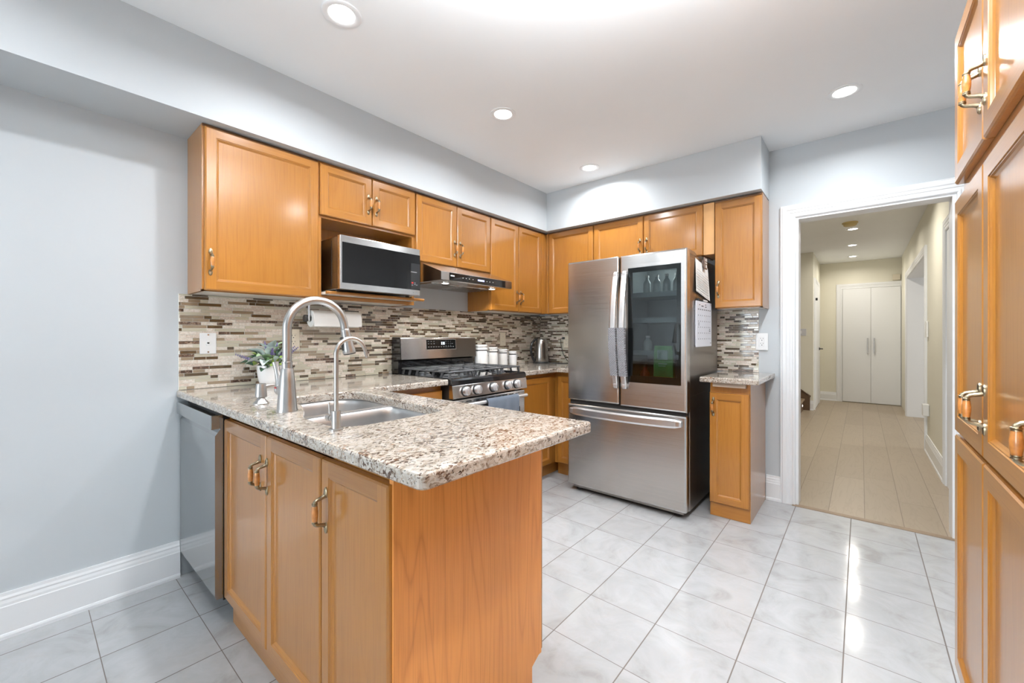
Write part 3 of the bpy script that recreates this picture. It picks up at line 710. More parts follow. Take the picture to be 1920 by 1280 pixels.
# ---- worktops
ZT, TH = 0.914, 0.034
sink_hole = round_corners([(0.66, 0.725), (0.90, 0.708), (1.05, 0.655), (1.17, 0.598), (1.43, 0.592), (1.432, 1.0), (0.655, 1.052)], [0.05, 0.03, 0.03, 0.04, 0.10, 0.10, 0.13], 6)
def area2(p): return sum(p[i - 1][0] * p[i][1] - p[i][0] * p[i - 1][1] for i in range(len(p)))
if area2(sink_hole) < 0: sink_hole.reverse()
poly = round_corners([(0.002, 0.494), (1.928, 0.494), (1.928, 1.149), (0.635, 1.149), (0.635, 1.692), (0.002, 1.692)], [0.0, 0.028, 0.012, 0.02, 0.006, 0.0], 6)
m = MB(); slab(m, poly, ZT - TH, ZT, [sink_hole])
tag(m.build('worktop', M['granite']), 'speckled granite worktop of the peninsula with the sink cut-out', 'worktop', 'granite worktops')
m = MB(); slab(m, round_corners([(0.002, 2.442), (0.635, 2.442), (0.635, 2.88), (0.828, 2.88), (0.828, 3.498), (0.002, 3.498)], [0, 0.006, 0.02, 0.004, 0, 0], 4), ZT - TH, ZT)
tag(m.build('worktop', M['granite']), 'speckled granite worktop in the back corner under the kettle', 'worktop', 'granite worktops')
m = MB(); slab(m, round_corners([(1.755, 2.88), (2.095, 2.88), (2.095, 3.498), (1.755, 3.498)], [0.006, 0.012, 0, 0], 4), ZT - TH, ZT)
w = tag(m.build('worktop', M['granite']), 'small granite worktop on the narrow cabinet right of the fridge', 'worktop', 'granite worktops')
for nm, bx in (('strip1', (1.83, 2.02, 2.905, 2.935)),):
    m = MB(); m.box(bx[0], bx[1], bx[2], bx[3], 0.8535, 0.8795); plab(m.build('support_strip', M['raw_board'], w), 'bare board strip under the stone')

# ---- mosaic backsplash
def backsplash(name, label, T, u0, u1, z0, z1, seed, skip=()):
    R = random.Random(seed); m = MB(T)
    m.box(u0, u1, 0.0006, 0.0062, z0, z1, 0)
    p = 0.01605; g = 0.0018; z = z0 + 0.001; row = 0
    lens = [0.030, 0.032, 0.050, 0.066, 0.068, 0.098, 0.100, 0.135]
    while z + p * 0.4 < z1:
        zt = min(z + p - g, z1 - 0.0005); u = u0 + 0.001 - R.random() * 0.09
        last = None
        while u < u1 - 0.002:
            w = R.choice(lens); a = max(u, u0 + 0.001); b = min(u + w, u1 - 0.001)
            if b - a > 0.004:
                mi = R.choices([1, 2, 3, 4, 5, 6], [0.26, 0.10, 0.20, 0.17, 0.17, 0.10])[0]
                if mi == last and R.random() < 0.6: mi = R.choice([1, 3, 1, 5])
                last = mi
                n = 0.0078 + R.random() * 0.0008
                e = 0.0007
                lo = [(a, 0.0058, z), (b, 0.0058, z), (b, 0.0058, zt), (a, 0.0058, zt)]; l2 = [(a, n - e, z), (b, n - e, z), (b, n - e, zt), (a, n - e, zt)]
                l3 = [(a + e, n, z + e), (b - e, n, z + e), (b - e, n, zt - e), (a + e, n, zt - e)]
                m.loft([lo, l2, l3], mi, cap1=True)
            u += w + g
        z += p; row += 1
    mats = [M['grout'], M['t_cream'], M['t_pink'], M['t_sage'], M['t_taupe'], M['t_brown'], M['t_emp']]
    return tag(m.build(name, mats), label, 'backsplash', 'mosaic backsplash panels')
backsplash('backsplash', 'mosaic strip-tile backsplash along the left wall behind sink and stove', TL, 0.500, YW - 0.001, ZT + 0.001, Z0 - 0.001, 3)
backsplash('backsplash', 'mosaic strip-tile backsplash on the back wall behind the kettle', TBK, 0.009, 1.0, ZT + 0.001, Z0 - 0.001, 5)
backsplash('backsplash', 'short mosaic strip-tile backsplash right of the refrigerator', TBK, 1.70, 1.995, ZT + 0.001, 1.377, 9)

# ------------------------------------------------------------------ dishwasher
c = thing('dishwasher', 'grey steel dishwasher built in between left wall and sink cabinet', 'dishwasher', (0.29, 0.8, 0))
m = MB(); m.box(0.016, 0.574, 0.535, 1.09, 0.10, 0.872); m.box(0.02, 0.57, 0.60, 1.09, 0.0, 0.10); m.build('body', M['black_matte'], c)
m = MB(); m.prism([(0.506, 0.125), (0.512, 0.112), (0.534, 0.112), (0.534, 0.846), (0.524, 0.846), (0.524, 0.80), (0.506, 0.775)], 'X', 0.010, 0.576); m.build('door', M['steel_grey'], c)
m = MB(); m.box(0.012, 0.574, 0.492, 0.5335, 0.802, 0.860, 0, 0.003); m.build('bar_handle', M['steel_grey'], c)

# ------------------------------------------------------------------ gas range
c = thing('gas_range', 'stainless gas range with five front knobs under the hood', 'stove', (0.34, 2.065, 0))
U0, U1 = 1.700, 2.432
m = MB(TL); m.box(U0 + 0.002, U1 - 0.002, 0.03, 0.60, 0.03, 0.893); m.box(U0 + 0.0005, U1 - 0.0005, 0.10, 0.6295, 0.787, 0.8925)
for u in (U0 + 0.05, U1 - 0.05):
    for n in (0.10, 0.56): m.lathe([(0.018, 0.0), (0.018, 0.03)], (u, n, 0), 'Z', 12)
m.build('body', M['black_matte'], c)
m = MB(TL)
m.prism([(0.03, 0.893), (0.30, 0.893), (0.652, 0.876), (0.656, 0.880), (0.654, 0.903), (0.644, 0.915), (0.625, 0.917), (0.615, 0.905), (0.10, 0.905), (0.09, 0.918), (0.03, 0.918)], 'X', U0, U1, 0, Matrix(((0, 1, 0, 0), (1, 0, 0, 0), (0, 0, 1, 0), (0, 0, 0, 1))))
m.box(U0, U0 + 0.016, 0.03, 0.63, 0.893, 0.917, 0, 0.004); m.box(U1 - 0.016, U1, 0.03, 0.63, 0.893, 0.917, 0, 0.004)
m.build('cooktop', M['black_gloss'], c)
SW = Matrix(((0, 1, 0, 0), (1, 0, 0, 0), (0, 0, 1, 0), (0, 0, 0, 1)))   # prism axis X -> along the left wall
m = MB(); m.prism([(0.630, 0.796), (0.664, 0.793), (0.668, 0.797), (0.658, 0.872), (0.654, 0.875), (0.630, 0.876)], 'X', U0 + 0.001, U1 - 0.001, 0, SW); m.build('control_panel', M['steel'], c)
for u, z in ((1.806, 0.834), (1.908, 0.834), (2.062, 0.835), (2.212, 0.836), (2.311, 0.836)):
    m = MB(Matrix.Translation((0.6635, u, z)) @ Matrix.Rotation(radians(-7), 4, 'Y'))
    m.lathe([(0.0335, 0.0), (0.0335, 0.004), (0.031, 0.005)], (0, 0, 0), 'X', 28, 1)
    m.lathe([(0.0285, 0.004), (0.0285, 0.020), (0.0265, 0.026), (0.020, 0.029), (0.0, 0.029)], (0, 0, 0), 'X', 28, 0, caps=False)
    m.box(0.026, 0.039, -0.0065, 0.0065, -0.025, 0.025, 0, 0.004)
    m.box(0.0015, 0.0046, 0.0345, 0.0395, -0.018, 0.004, 1); m.box(0.0015, 0.0047, 0.0335, 0.0385, 0.006, 0.013, 2)
    m.build('knob', [M['handle_steel'], M['black_matte'], M['red_print']], c)
for (u, n, r) in ((1.83, 0.50, 0.048), (1.83, 0.22, 0.038), (2.066, 0.36, 0.055), (2.30, 0.50, 0.042), (2.30, 0.22, 0.036)):
    m = MB(TL); m.lathe([(r + 0.012, 0.905), (r + 0.010, 0.912), (r, 0.914), (r, 0.924), (r - 0.006, 0.928), (0, 0.928)], (u, n, 0), 'Z', 24, 0, caps=False); m.build('burner', M['cast_iron'], c)
for (a, b) in ((U0 + 0.014, 1.938), (1.944, 2.188), (2.194, U1 - 0.014)):
    m = MB(TL); zz0, zz1 = 0.949, 0.959
    for u in (a + 0.008, b - 0.008): m.box(u - 0.007, u + 0.007, 0.118, 0.610, zz0, zz1, 0, 0.003, 1)
    for n in (0.122, 0.606): m.box(a, b, n - 0.007, n + 0.007, zz0, zz1, 0, 0.003, 1)
    cu = (a + b) / 2
    m.box(cu - 0.005, cu + 0.005, 0.12, 0.60, zz0 + 0.003, zz1, 0, 0.002, 1)
    for n in (0.24, 0.364, 0.485): m.box(a + 0.004, b - 0.004, n - 0.005, n + 0.005, zz0 + 0.003, zz1, 0, 0.002, 1)
    for u in (a + 0.008, b - 0.008):
        for n in (0.122, 0.195, 0.275, 0.364, 0.445, 0.530, 0.606):
            s = 1 if u < cu else -1
            vs = [(u - 0.006, n - 0.006, 0.9165), (u + 0.006, n - 0.006, 0.9165), (u + 0.006, n + 0.006, 0.9165), (u - 0.006, n + 0.006, 0.9165)]
            top = [(x + s * 0.010, y, 0.948) for x, y, z in vs]; m.loft([vs, top], 0, None, False, True, True)
    m.build('grate', M['cast_iron'], c)
m = MB(); m.prism([(0.024, 0.9), (0.098, 0.9), (0.098, 1.012), (0.128, 1.014), (0.118, 1.164), (0.108, 1.172), (0.024, 1.172)], 'X', U0, U1, 0, SW); m.build('backguard', M['black_gloss'], c)
m = MB(); m.prism([(0.1285, 1.0145), (0.1335, 1.016), (0.1235, 1.163), (0.118, 1.171), (0.106, 1.1745), (0.104, 1.1725), (0.112, 1.165)], 'X', U0 + 0.003, U1 - 0.003, 0, SW)
bg = m.build('backguard_panel', M['steel'], c)
def bgp(u, z, lift=0.0): return Vector((0.1335 - 0.01 * (z - 1.016) / 0.147 + lift, u, z))
def bgrect(m, u0, u1, z0, z1, lift, th, mi=0):
    m.loft([[bgp(u0, z0, lift), bgp(u1, z0, lift), bgp(u1, z1, lift), bgp(u0, z1, lift)], [bgp(u0, z0, lift + th), bgp(u1, z0, lift + th), bgp(u1, z1, lift + th), bgp(u0, z1, lift + th)]], mi, None, False, True, True)
m = MB(); bgrect(m, 1.918, 2.212, 1.078, 1.158, -0.002, 0.0030, 0); bgrect(m, 1.922, 2.208, 1.082, 1.154, 0.0008, 0.0008, 1)
for r in range(3):
    for k in range(3): bgrect(m, 2.108 + k * 0.022, 2.113 + k * 0.022, 1.138 - r * 0.015, 1.142 - r * 0.015, 0.0016, 0.0002, 2)
for k in range(11): bgrect(m, 1.936 + k * 0.024, 1.949 + k * 0.024, 1.0985, 1.1025, 0.0016, 0.0002, 2)
for k in range(3): bgrect(m, 1.936 + k * 0.026, 1.948 + k * 0.026, 1.122, 1.126, 0.0016, 0.0002, 2); bgrect(m, 1.936 + k * 0.026, 1.948 + k * 0.026, 1.140, 1.1435, 0.0016, 0.0002, 2)
bgrect(m, 2.166, 2.180, 1.122, 1.125, 0.0016, 0.0002, 2)
for u0, u1, z0, z1 in ((2.064, 2.070, 1.116, 1.136), (2.078, 2.083, 1.116, 1.136), (2.083, 2.092, 1.125, 1.129), (2.092, 2.096, 1.116, 1.136)): bgrect(m, u0, u1, z0, z1, 0.0016, 0.0002, 3)
m.build('control_display', [M['handle_steel'], M['black_glass'], M['print_grey'], emis('clock_digits', (0.72, 0.86, 1.0, 1), 2.5)], c)
m = MB(); m.prism([(0.0985, 0.918), (0.106, 0.918), (0.112, 1.004), (0.0985, 1.010)], 'X', U0 + 0.02, U1 - 0.02, 0, SW); m.build('backguard_recess', M['black_gloss'], c)
m = MB(TL); m.box(U0 + 0.003, U1 - 0.003, 0.602, 0.648, 0.205, 0.782, 0, 0.006); od = m.build('oven_door', M['steel'], c)
m = MB(TL); m.box(U0 + 0.09, U1 - 0.062, 0.6475, 0.6505, 0.30, 0.665, 0, 0.001); m.build('oven_window', M['black_glass'], od)
for k in range(9):
    m = MB(TL); m.box(U0 + 0.06 + k * 0.07, U0 + 0.105 + k * 0.07, 0.645, 0.6492, 0.762, 0.7675); m.build('vent_slot', M['dark'], od)
m = MB(TL); m.tube([(U0 + 0.03, 0.702, 0.752), (U1 - 0.05, 0.702, 0.752)], 0.0125, 16)
for u in (U0 + 0.045, U1 - 0.062): m.box(u - 0.011, u + 0.011, 0.646, 0.702, 0.742, 0.762, 0, 0.004)
m.build('oven_handle', M['handle_steel'], od)
m = MB(TL); m.box(U0 + 0.003, U1 - 0.003, 0.602, 0.645, 0.045, 0.195, 0, 0.006); m.build('drawer', M['steel'], c)
# towel over the oven handle
def towel():
    m = MB(TL); u0, u1 = 1.955, 2.272; th = 0.004; N = 18
    prof = [(0.6885, 0.50), (0.687, 0.60), (0.6865, 0.70), (0.6855, 0.750), (0.690, 0.764), (0.702, 0.7693), (0.715, 0.764), (0.7195, 0.750), (0.7195, 0.70), (0.7205, 0.55), (0.7215, 0.42)]
    def pt(i, j, d):
        u = u0 + (u1 - u0) * j / N; n, z = prof[i]
        w = 0.0025 * sin(j * 1.3 + i * 0.15) * min(1, abs(z - 0.77) * 9)
        s = 1 if i >= 5 else -1
        return (u, n + max(w, -0.0012) * (1 if s > 0 else -0.6) + d * s, z + (d if i == 5 else 0))
    for j in range(N):
        for i in range(len(prof) - 1):
            for d in (0.0, th): m.add([pt(i, j, d), pt(i + 1, j, d), pt(i + 1, j + 1, d), pt(i, j + 1, d)], [(0, 1, 2, 3)], 0, True)
    for j in (0, N):
        for i in range(len(prof) - 1): m.add([pt(i, j, 0), pt(i + 1, j, 0), pt(i + 1, j, th), pt(i, j, th)], [(0, 1, 2, 3)])
    for i in (0, len(prof) - 1):
        for j in range(N): m.add([pt(i, j, 0), pt(i, j + 1, 0), pt(i, j + 1, th), pt(i, j, th)], [(0, 1, 2, 3)])
    return m.build('dish_towel', M['towel'])
tag(towel(), 'blue grey terry towel hanging over the oven door handle', 'towel')

# ------------------------------------------------------------------ range hood
c = thing('range_hood', 'slim stainless range hood with black control strip under the wall cabinet', 'range hood', (0.25, 2.1, 1.54))
m = MB(); m.prism([(0.0015, 1.549), (0.492, 1.545), (0.500, 1.548), (0.500, 1.598), (0.494, 1.603), (0.276, 1.684), (0.27, 1.688), (0.0015, 1.688)], 'X', 1.748, 2.452, 0, SW); m.build('body', M['steel'], c)
m = MB(TL); m.box(1.818, 2.376, 0.4985, 0.5022, 1.5485, 1.5985, 0, 0.0008, 1); cs = m.build('control_strip', M['black_glass'], c)
m = MB(TL); m.box(2.08, 2.145, 0.502, 0.5027, 1.569, 1.580); m.build('display', M['display_blue'], cs)
m = MB(TL); m.box(1.826, 1.860, 0.502, 0.5026, 1.5755, 1.5835); m.build('wordmark', M['logo_grey'], cs)
for u in (1.935, 1.965, 1.995, 2.030, 2.17, 2.20, 2.235):
    m = MB(TL); m.box(u, u + 0.005, 0.502, 0.5026, 1.572, 1.577); m.build('touch_mark', M['logo_grey'], cs)
m = MB(TL)
for a, b in ((1.80, 2.09), (2.10, 2.40)):
    m.box(a, b, 0.06, 0.34, 1.5415, 1.5478, 0, 0.001, 1)
    for k in range(7): m.box(a + 0.015, b - 0.015, 0.075 + k * 0.037, 0.083 + k * 0.037, 1.540, 1.5425, 1)
    m.box((a + b) / 2 - 0.03, (a + b) / 2 + 0.03, 0.31, 0.325, 1.5395, 1.542, 2)
m.build('filter_panels', [M['steel'], M['steel_side'], M['dark']], c)
for k, u in enumerate((1.875, 2.344)):
    m = MB(TL); m.lathe([(0.030, 1.5468), (0.030, 1.5425), (0.024, 1.5415)], (u, 0.392, 0), 'Z', 24, 1, caps=False); m.lathe([(0.0235, 1.5425), (0.0235, 1.5412)], (u, 0.392, 0), 'Z', 24, 0)
    m.build('hood_lamp', [M['lens_hood'], M['chrome']], c)
    area_light('hood_lamp_light', (0.392, u, 1.5385), (0, 0, 0), 0.045, 0.045, 1.6, (1.0, 1.0, 0.93), 'DISK', radians(130))

# ------------------------------------------------------------------ microwave
c = thing('microwave', 'stainless microwave oven with black glass door on the open cabinet shelf', 'microwave', (0.22, 1.385, 1.43))
m = MB(TL); m.box(1.124, 1.652, 0.045, 0.372, 1.4395, 1.732, 0, 0.003)
m.box(1.1232, 1.1245, 0.30, 0.304, 1.455, 1.715, 1)
for k in range(5): m.box(1.1234, 1.1245, 0.075, 0.10, 1.462 + k * 0.010, 1.466 + k * 0.010, 1)
m.build('body', [M['steel_side'], M['dark']], c)
for u in (1.15, 1.62):
    for n in (0.08, 0.315): m = MB(TL); m.lathe([(0.012, 1.4307), (0.012, 1.4400)], (u, n, 0), 'Z', 12); m.build('foot', M['black_matte'], c)
m = MB(TL); m.box(1.120, 1.655, 0.373, 0.402, 1.4385, 1.735, 0, 0.003); d = m.build('door', M['steel'], c)
m = MB(TL); m.box(1.133, 1.6545, 0.4012, 0.4040, 1.474, 1.697, 0, 0.0006, 1); m.build('door_glass', M['black_glass'], d)
m = MB(TL); m.box(1.583, 1.653, 0.4038, 0.4046, 1.476, 1.640, 0); 
m.box(1.583, 1.628, 0.4042, 0.4054, 1.584, 1.5865, 1); m.box(1.588, 1.601, 0.4042, 0.405, 1.512, 1.521, 2)  # first box is a pale dash painting the handle's reflection
for u, z in ((1.588, 1.500), (1.608, 1.515), (1.608, 1.505), (1.622, 1.503)): m.box(u, u + 0.011, 0.4042, 0.405, z, z + 0.005, 3)
m.build('control_panel', [plain('smoky_panel', (0.02, 0.02, 0.02, 1), 0.12), M['handle_steel'], M['red_print'], M['print_grey']], d)
m = MB(TL)
for u, w in ((1.600, 0.008), (1.622, 0.010), (1.634, 0.004)): m.box(u, u + w, 0.4018, 0.4024, 1.4535, 1.4575)
m.build('printed_mark', M['print_grey'], d)

# ------------------------------------------------------------------ refrigerator
c = thing('refrigerator', 'large stainless french-door refrigerator with a dark glass door panel', 'refrigerator', (1.28, 3.1, 0))
FX0, FX1, FY = 0.838, 1.724, 2.72
m = MB()
m.box(FX0 + 0.004, 1.272, 2.792, 3.46, 0.045, 1.715, 0, 0.003); m.box(1.272, FX1 - 0.002, 2.792, 3.46, 0.045, 0.79, 0, 0.003)
m.box(1.272, FX1 - 0.002, 2.792, 3.46, 1.69, 1.715, 0, 0.003); m.box(1.702, FX1 - 0.002, 2.792, 3.46, 0.788, 1.692, 0, 0.003); m.box(1.272, 1.704, 3.18, 3.46, 0.788, 1.692)
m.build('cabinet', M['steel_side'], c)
m = MB()
m.box(1.2725, 1.290, 2.793, 3.178, 0.792, 1.689); m.box(1.690, 1.7015, 2.793, 3.178, 0.792, 1.689); m.box(1.290, 1.690, 3.165, 3.178, 0.792, 1.689); m.box(1.290, 1.690, 2.793, 3.165, 0.7905, 0.800); m.box(1.290, 1.690, 2.793, 3.165, 1.68, 1.689)
m.build('liner', M['fridge_inside'], c)
m = MB()
for z in (1.045, 1.275, 1.455): m.box(1.2905, 1.6895, 2.855, 3.164, z, z + 0.008); m.box(1.2905, 1.6895, 2.850, 2.855, z, z + 0.035)
m.build('shelves', M['plastic_clear'], c)
def slabdoor(name, x0, x1, z0, z1, y0=FY, y1=2.787, r=0.012):
    m = MB(); m.box(x0, x1, y0, y1, z0, z1, 0, r, 3); return m.build(name, M['steel'], c)
slabdoor('left_door', FX0, 1.2635, 0.697, 1.744)
# right door: steel frame around the glass
m = MB(); gx0, gx1, gz0, gz1 = 1.331, 1.690, 0.862, 1.650
def loopy(x0, x1, z0, z1, y): return [(x0, y, z0), (x1, y, z0), (x1, y, z1), (x0, y, z1)]
o = (1.2705, FX1, 0.690, 1.744)
def shr(d): return (o[0] + d, o[1] - d, o[2] + d, o[3] - d)
m.loft([loopy(gx0, gx1, gz0, gz1, 2.787), loopy(*o, 2.787), loopy(*o, FY + 0.012), loopy(*shr(0.0035), FY + 0.0035), loopy(*shr(0.012), FY), loopy(gx0, gx1, gz0, gz1, FY), loopy(gx0, gx1, gz0, gz1, 2.787)])
rd = m.build('right_door', M['steel'], c)
m = MB(); m.box(gx0 + 0.0004, gx1 - 0.0004, FY - 0.001, FY + 0.004, gz0 + 0.0004, gz1 - 0.0004); m.build('glass_panel', M['door_glass'], rd)
m = MB()
b = 0.032
for x0, x1, z0, z1 in ((gx0 + .0006, gx0 + b, gz0 + .0006, gz1 - .0006), (gx1 - b * 0.9, gx1 - .0006, gz0 + .0006, gz1 - .0006), (gx0 + b, gx1 - b * 0.9, gz0 + .0006, gz0 + b * 1.5), (gx0 + b, gx1 - b * 0.9, gz1 - b, gz1 - .0006)): m.box(x0, x1, FY + 0.0045, FY + 0.008, z0, z1)
m.build('glass_border', M['black_matte'], rd)
m = MB()
m.lathe([(0.0125, 0), (0.0125, 0.0006), (0.0105, 0.0006), (0.0105, 0)], (0, 0, 0), 'Z', 28, 0, plane_T((1.632, FY - 0.0002, 1.700), (1, 0, 0), (0, 0, 1)), False, False)
TT = plane_T((1.632, FY - 0.0002, 1.700), (1, 0, 0), (0, 0, 1))
m.box(-0.001, 0.001, -0.005, 0.006, 0, 0.0006, 0, T=TT); m.box(-0.001, 0.004, -0.006, -0.004, 0, 0.0006, 0, T=TT); m.box(0.003, 0.0105, -0.001, 0.001, 0, 0.0006, 0, T=TT); m.box(-0.006, -0.0035, 0.002, 0.0045, 0, 0.0006, 0, T=TT)
for x, w, z in ((0.018, 0.020, 0.004), (0.018, 0.014, -0.004), (0.042, 0.006, 0.003)): m.box(x, x + w, z - 0.0008, z + 0.0008, 0, 0.0005, 0, T=TT)
m.build('emblem', M['logo_grey'], rd)
slabdoor('freezer_drawer', FX0, FX1, 0.050, 0.667)
m = MB(); m.box(FX0 + 0.01, FX1 - 0.01, 2.745, 2.792, 0.660, 0.70); m.box(FX0 + 0.02, FX1 - 0.02, 2.7872, 2.7918, 0.05, 0.785); m.box(FX0 + 0.02, 1.285, 2.7872, 2.7918, 0.785, 1.71); m.box(1.694, FX1 - 0.02, 2.7872, 2.7918, 0.785, 1.71); m.box(1.285, 1.694, 2.7872, 2.7918, 1.685, 1.71); m.box(1.262, 1.272, 2.745, 2.79, 0.70, 1.735); m.build('door_gasket', M['dark'], c)
m = MB(); m.box(FX0 + 0.03, FX1 - 0.03, 2.76, 2.80, 0.022, 0.052, 0, 0.004); m.build('kick_grille', M['steel_side'], c)
for x in (0.90, 1.648):
    for y in (2.80, 3.40):
        m = MB(); m.lathe([(0.024, 0.0), (0.026, 0.006), (0.026, 0.018), (0.012, 0.022), (0.012, 0.046)], (x, y, 0), 'Z', 18); m.build('foot', M['black_matte'], c)
for x0, x1 in ((FX0 + 0.004, FX0 + 0.10), (FX1 - 0.10, FX1 - 0.002)):
    m = MB(); m.prism([(2.7885, 1.7155), (2.94, 1.7155), (2.94, 1.728), (2.90, 1.740), (2.7885, 1.742)], 'X', x0, x1); m.build('hinge_cover', M['steel_grey'], c)
def bowbar(name, T, s0, s1, w, th, out, ends, mat, parent, N=22):
    """bowed flat handle: s along the bar, n out of the door"""
    m = MB(T); loops = []
    for i in range(N + 1):
        t = i / N; s = s0 + (s1 - s0) * t
        e = min(t, 1 - t) * 2
        bow = out * (0.30 + 0.70 * (1 - (1 - e) ** 2))
        hw = w / 2 * (0.62 + 0.38 * min(1, e * 9))
        loops.append([(s, -hw, bow - th), (s, hw, bow - th), (s, hw, bow - th * 0.3), (s, hw * 0.6, bow), (s, -hw * 0.6, bow), (s, -hw, bow - th * 0.3)])
    m.loft(loops, 0, None, False, True, True)
    for s in (s0 + 0.02 * (1 if s1 > s0 else -1), s1 - 0.02 * (1 if s1 > s0 else -1)): m.box(s - 0.012, s + 0.012, -w * 0.3, w * 0.3, 0, out * 0.42, 0, 0.003)
    return m.build(name, mat, parent)
def TH_(x): return Matrix(((0, 1, 0, x), (0, 0, -1, FY), (1, 0, 0, 0), (0, 0, 0, 1)))   # s->z, w->x, n->-y
for x in (1.246, 1.312): bowbar('door_handle', TH_(x), 0.815, 1.632, 0.040, 0.014, 0.076, 1, M['handle_steel'], c)
bowbar('drawer_handle', Matrix(((1, 0, 0, 0), (0, 0, -1, FY), (0, 1, 0, 0.618), (0, 0, 0, 1))), 0.868, 1.694, 0.060, 0.016, 0.062, 1, M['handle_steel'], c)
# quilted sleeves on the two handles
for x, lab in ((1.246, 'grey quilted fabric cover wrapped round the left fridge door handle'), (1.312, 'grey quilted fabric cover wrapped round the right fridge door handle')):
    m = MB(TH_(x)); loops = []; N = 16
    for i in range(N + 1):
        z = 0.902 + (1.238 - 0.902) * i / N
        t = (z - 0.815) / 0.817; e = min(t, 1 - t) * 2; bow = 0.076 * (0.30 + 0.70 * (1 - (1 - e) ** 2))
        w = 0.0285 + 0.0012 * sin(i * 2.1); lo = bow - 0.016 - 0.007; hi = bow + 0.006
        loops.append([(z, w * 0.8 * cos(a), (lo + hi) / 2 + (hi - lo) / 2 * sin(a) * 1.0) if False else (z, w * max(-0.92, min(0.92, 1.3 * cos(a))), (lo + hi) / 2 + (hi - lo) / 2 * max(-0.95, min(0.95, 1.35 * sin(a)))) for a in [2 * pi * k / 20 for k in range(20)]])
    inner = [[(p[0], p[1] * 0.80, (p[2] - (sum(q[2] for q in l) / len(l))) * 0.72 + (sum(q[2] for q in l) / len(l))) for p in l] for l in loops]
    m.loft(loops, 0, None, True); m.loft(inner, 0, None, True); m.loft([loops[0], inner[0]], 0); m.loft([loops[-1], inner[-1]], 0)
    tag(m.build('handle_cover', M['quilt']), lab, 'handle cover', 'fabric covers on the fridge handles')
# what shows through the glass door
FOOD = 'food and drink behind the fridge glass'
def bottle(x, y, z, r, h, mat, label, cap=None, name='bottle'):
    m = MB(); m.lathe([(r * 0.9, z), (r, z + 0.006), (r, z + h * 0.62), (r * 0.8, z + h * 0.72), (r * 0.42, z + h * 0.82), (r * 0.42, z + h * 0.93), (0, z + h * 0.93)], (x, y, 0), 'Z', 18, 0, caps=False)
    m.lathe([(r * 0.5, z + h * 0.90), (r * 0.5, z + h), (0, z + h)], (x, y, 0), 'Z', 14, 1, caps=False)
    tag(m.build(name, [mat, cap or M['plastic_white']]), label, 'bottle', FOOD)
for k, (x, lab) in enumerate(((1.395, 'leftmost'), (1.465, 'second from left'), (1.535, 'second from right'), (1.605, 'rightmost'))):
    bottle(x, 2.90, 1.4632, 0.026, 0.15, M['bottle_milky'], 'milky white bottle on the top fridge shelf, %s of its row of four' % lab)
bottle(1.395, 2.86, 0.8005, 0.036, 0.18, M['bottle_red'], 'dark red jar low in the fridge, left of the green packet', M['black_matte'], 'jar')
bottle(1.40, 2.90, 1.0535, 0.03, 0.13, M['bottle_milky'], 'milky tub-like bottle on the lower fridge shelf behind glass')
m = MB(); m.prism([(1.478, 0.8005), (1.612, 0.8005), (1.608, 1.075), (1.600, 1.115), (1.486, 1.115), (1.480, 1.06)], 'Y', 2.806, 2.842)
m.box(1.482, 1.606, 2.8035, 2.8065, 0.806, 0.905, 1); m.box(1.505, 1.575, 2.803, 2.8066, 1.02, 1.085, 2); m.box(1.512, 1.572, 2.8025, 2.806, 0.99, 0.996, 2); m.box(1.512, 1.56, 2.8025, 2.806, 0.975, 0.98, 2)
tag(m.build('food_packet', [M['bag_green'], M['bag_yellow'], plain('packet_label_print', rgb(180, 210, 200), 0.5, var=0.0)]), 'tall green and yellow packet seen through the fridge glass door', 'packet', FOOD)
pl = bpy.data.lights.new('added_fridge_fill', 'POINT'); pl.energy = 1.1; pl.shadow_soft_size = 0.03; pl.color = (0.92, 1.0, 0.98)  # added weak light so the contents show through the glass
po = bpy.data.objects.new('added_fridge_fill', pl); po.location = (1.50, 2.99, 1.63); COL.objects.link(po)
# note, clip, calendar and marker on the fridge side
TS = Matrix(((0, 0, 1, FX1 - 0.002), (1, 0, 0, 0), (0, 1, 0, 0), (0, 0, 0, 1)))   # (u=y, v=z, w out) on the fridge side
m = MB(TS)
poly = [(2.885, 1.480), (2.902, 1.702), (3.195, 1.666), (3.208, 1.432)]
m.loft([[(u, v, 0.0006 + (0.012 if v < 1.5 else 0.001)) for u, v in poly], [(u, v, 0.0012 + (0.012 if v < 1.5 else 0.001)) for u, v in poly]], 0, None, False, True, True)
for k in range(9):
    z = 1.63 - k * 0.018; m.add([(2.90, z, 0.0142), (3.17, z - 0.035, 0.0142), (3.17, z - 0.041, 0.0142), (2.90, z - 0.006, 0.0142)], [(0, 1, 2, 3)], 1)
tag(m.build('paper_note', [M['paper'], plain('faint_print', rgb(200, 197, 192), 0.8, var=0)]), 'white printed sheet of paper clipped on the side of the refrigerator', 'note')
m = MB(TS); m.box(3.045, 3.105, 1.645, 1.725, 0.0145, 0.022, 0, 0.002); m.box(3.055, 3.07, 1.70, 1.718, 0.022, 0.023, 1); m.box(3.08, 3.095, 1.70, 1.718, 0.022, 0.023, 1); m.box(3.065, 3.095, 1.655, 1.675, 0.022, 0.023, 1); m.box(3.052, 3.098, 1.684, 1.692, 0.022, 0.023, 1); m.box(3.06, 3.09, 1.66, 1.71, 0.0, 0.0148, 0)
tag(m.build('magnet_clip', [plain('brown_clip', rgb(112, 92, 80), 0.4), M['logo_grey']]), 'small brown magnetic clip with pale marks holding the paper sheet', 'clip')
m = MB(TS); m.box(2.892, 3.252, 1.107, 1.418, 0.003, 0.013, 0, 0.004, 2)
for r in range(5):
    for k in range(7): m.box(2.925 + k * 0.046, 2.933 + k * 0.046, 1.318 - r * 0.040, 1.325 - r * 0.040, 0.013, 0.0134, 1)
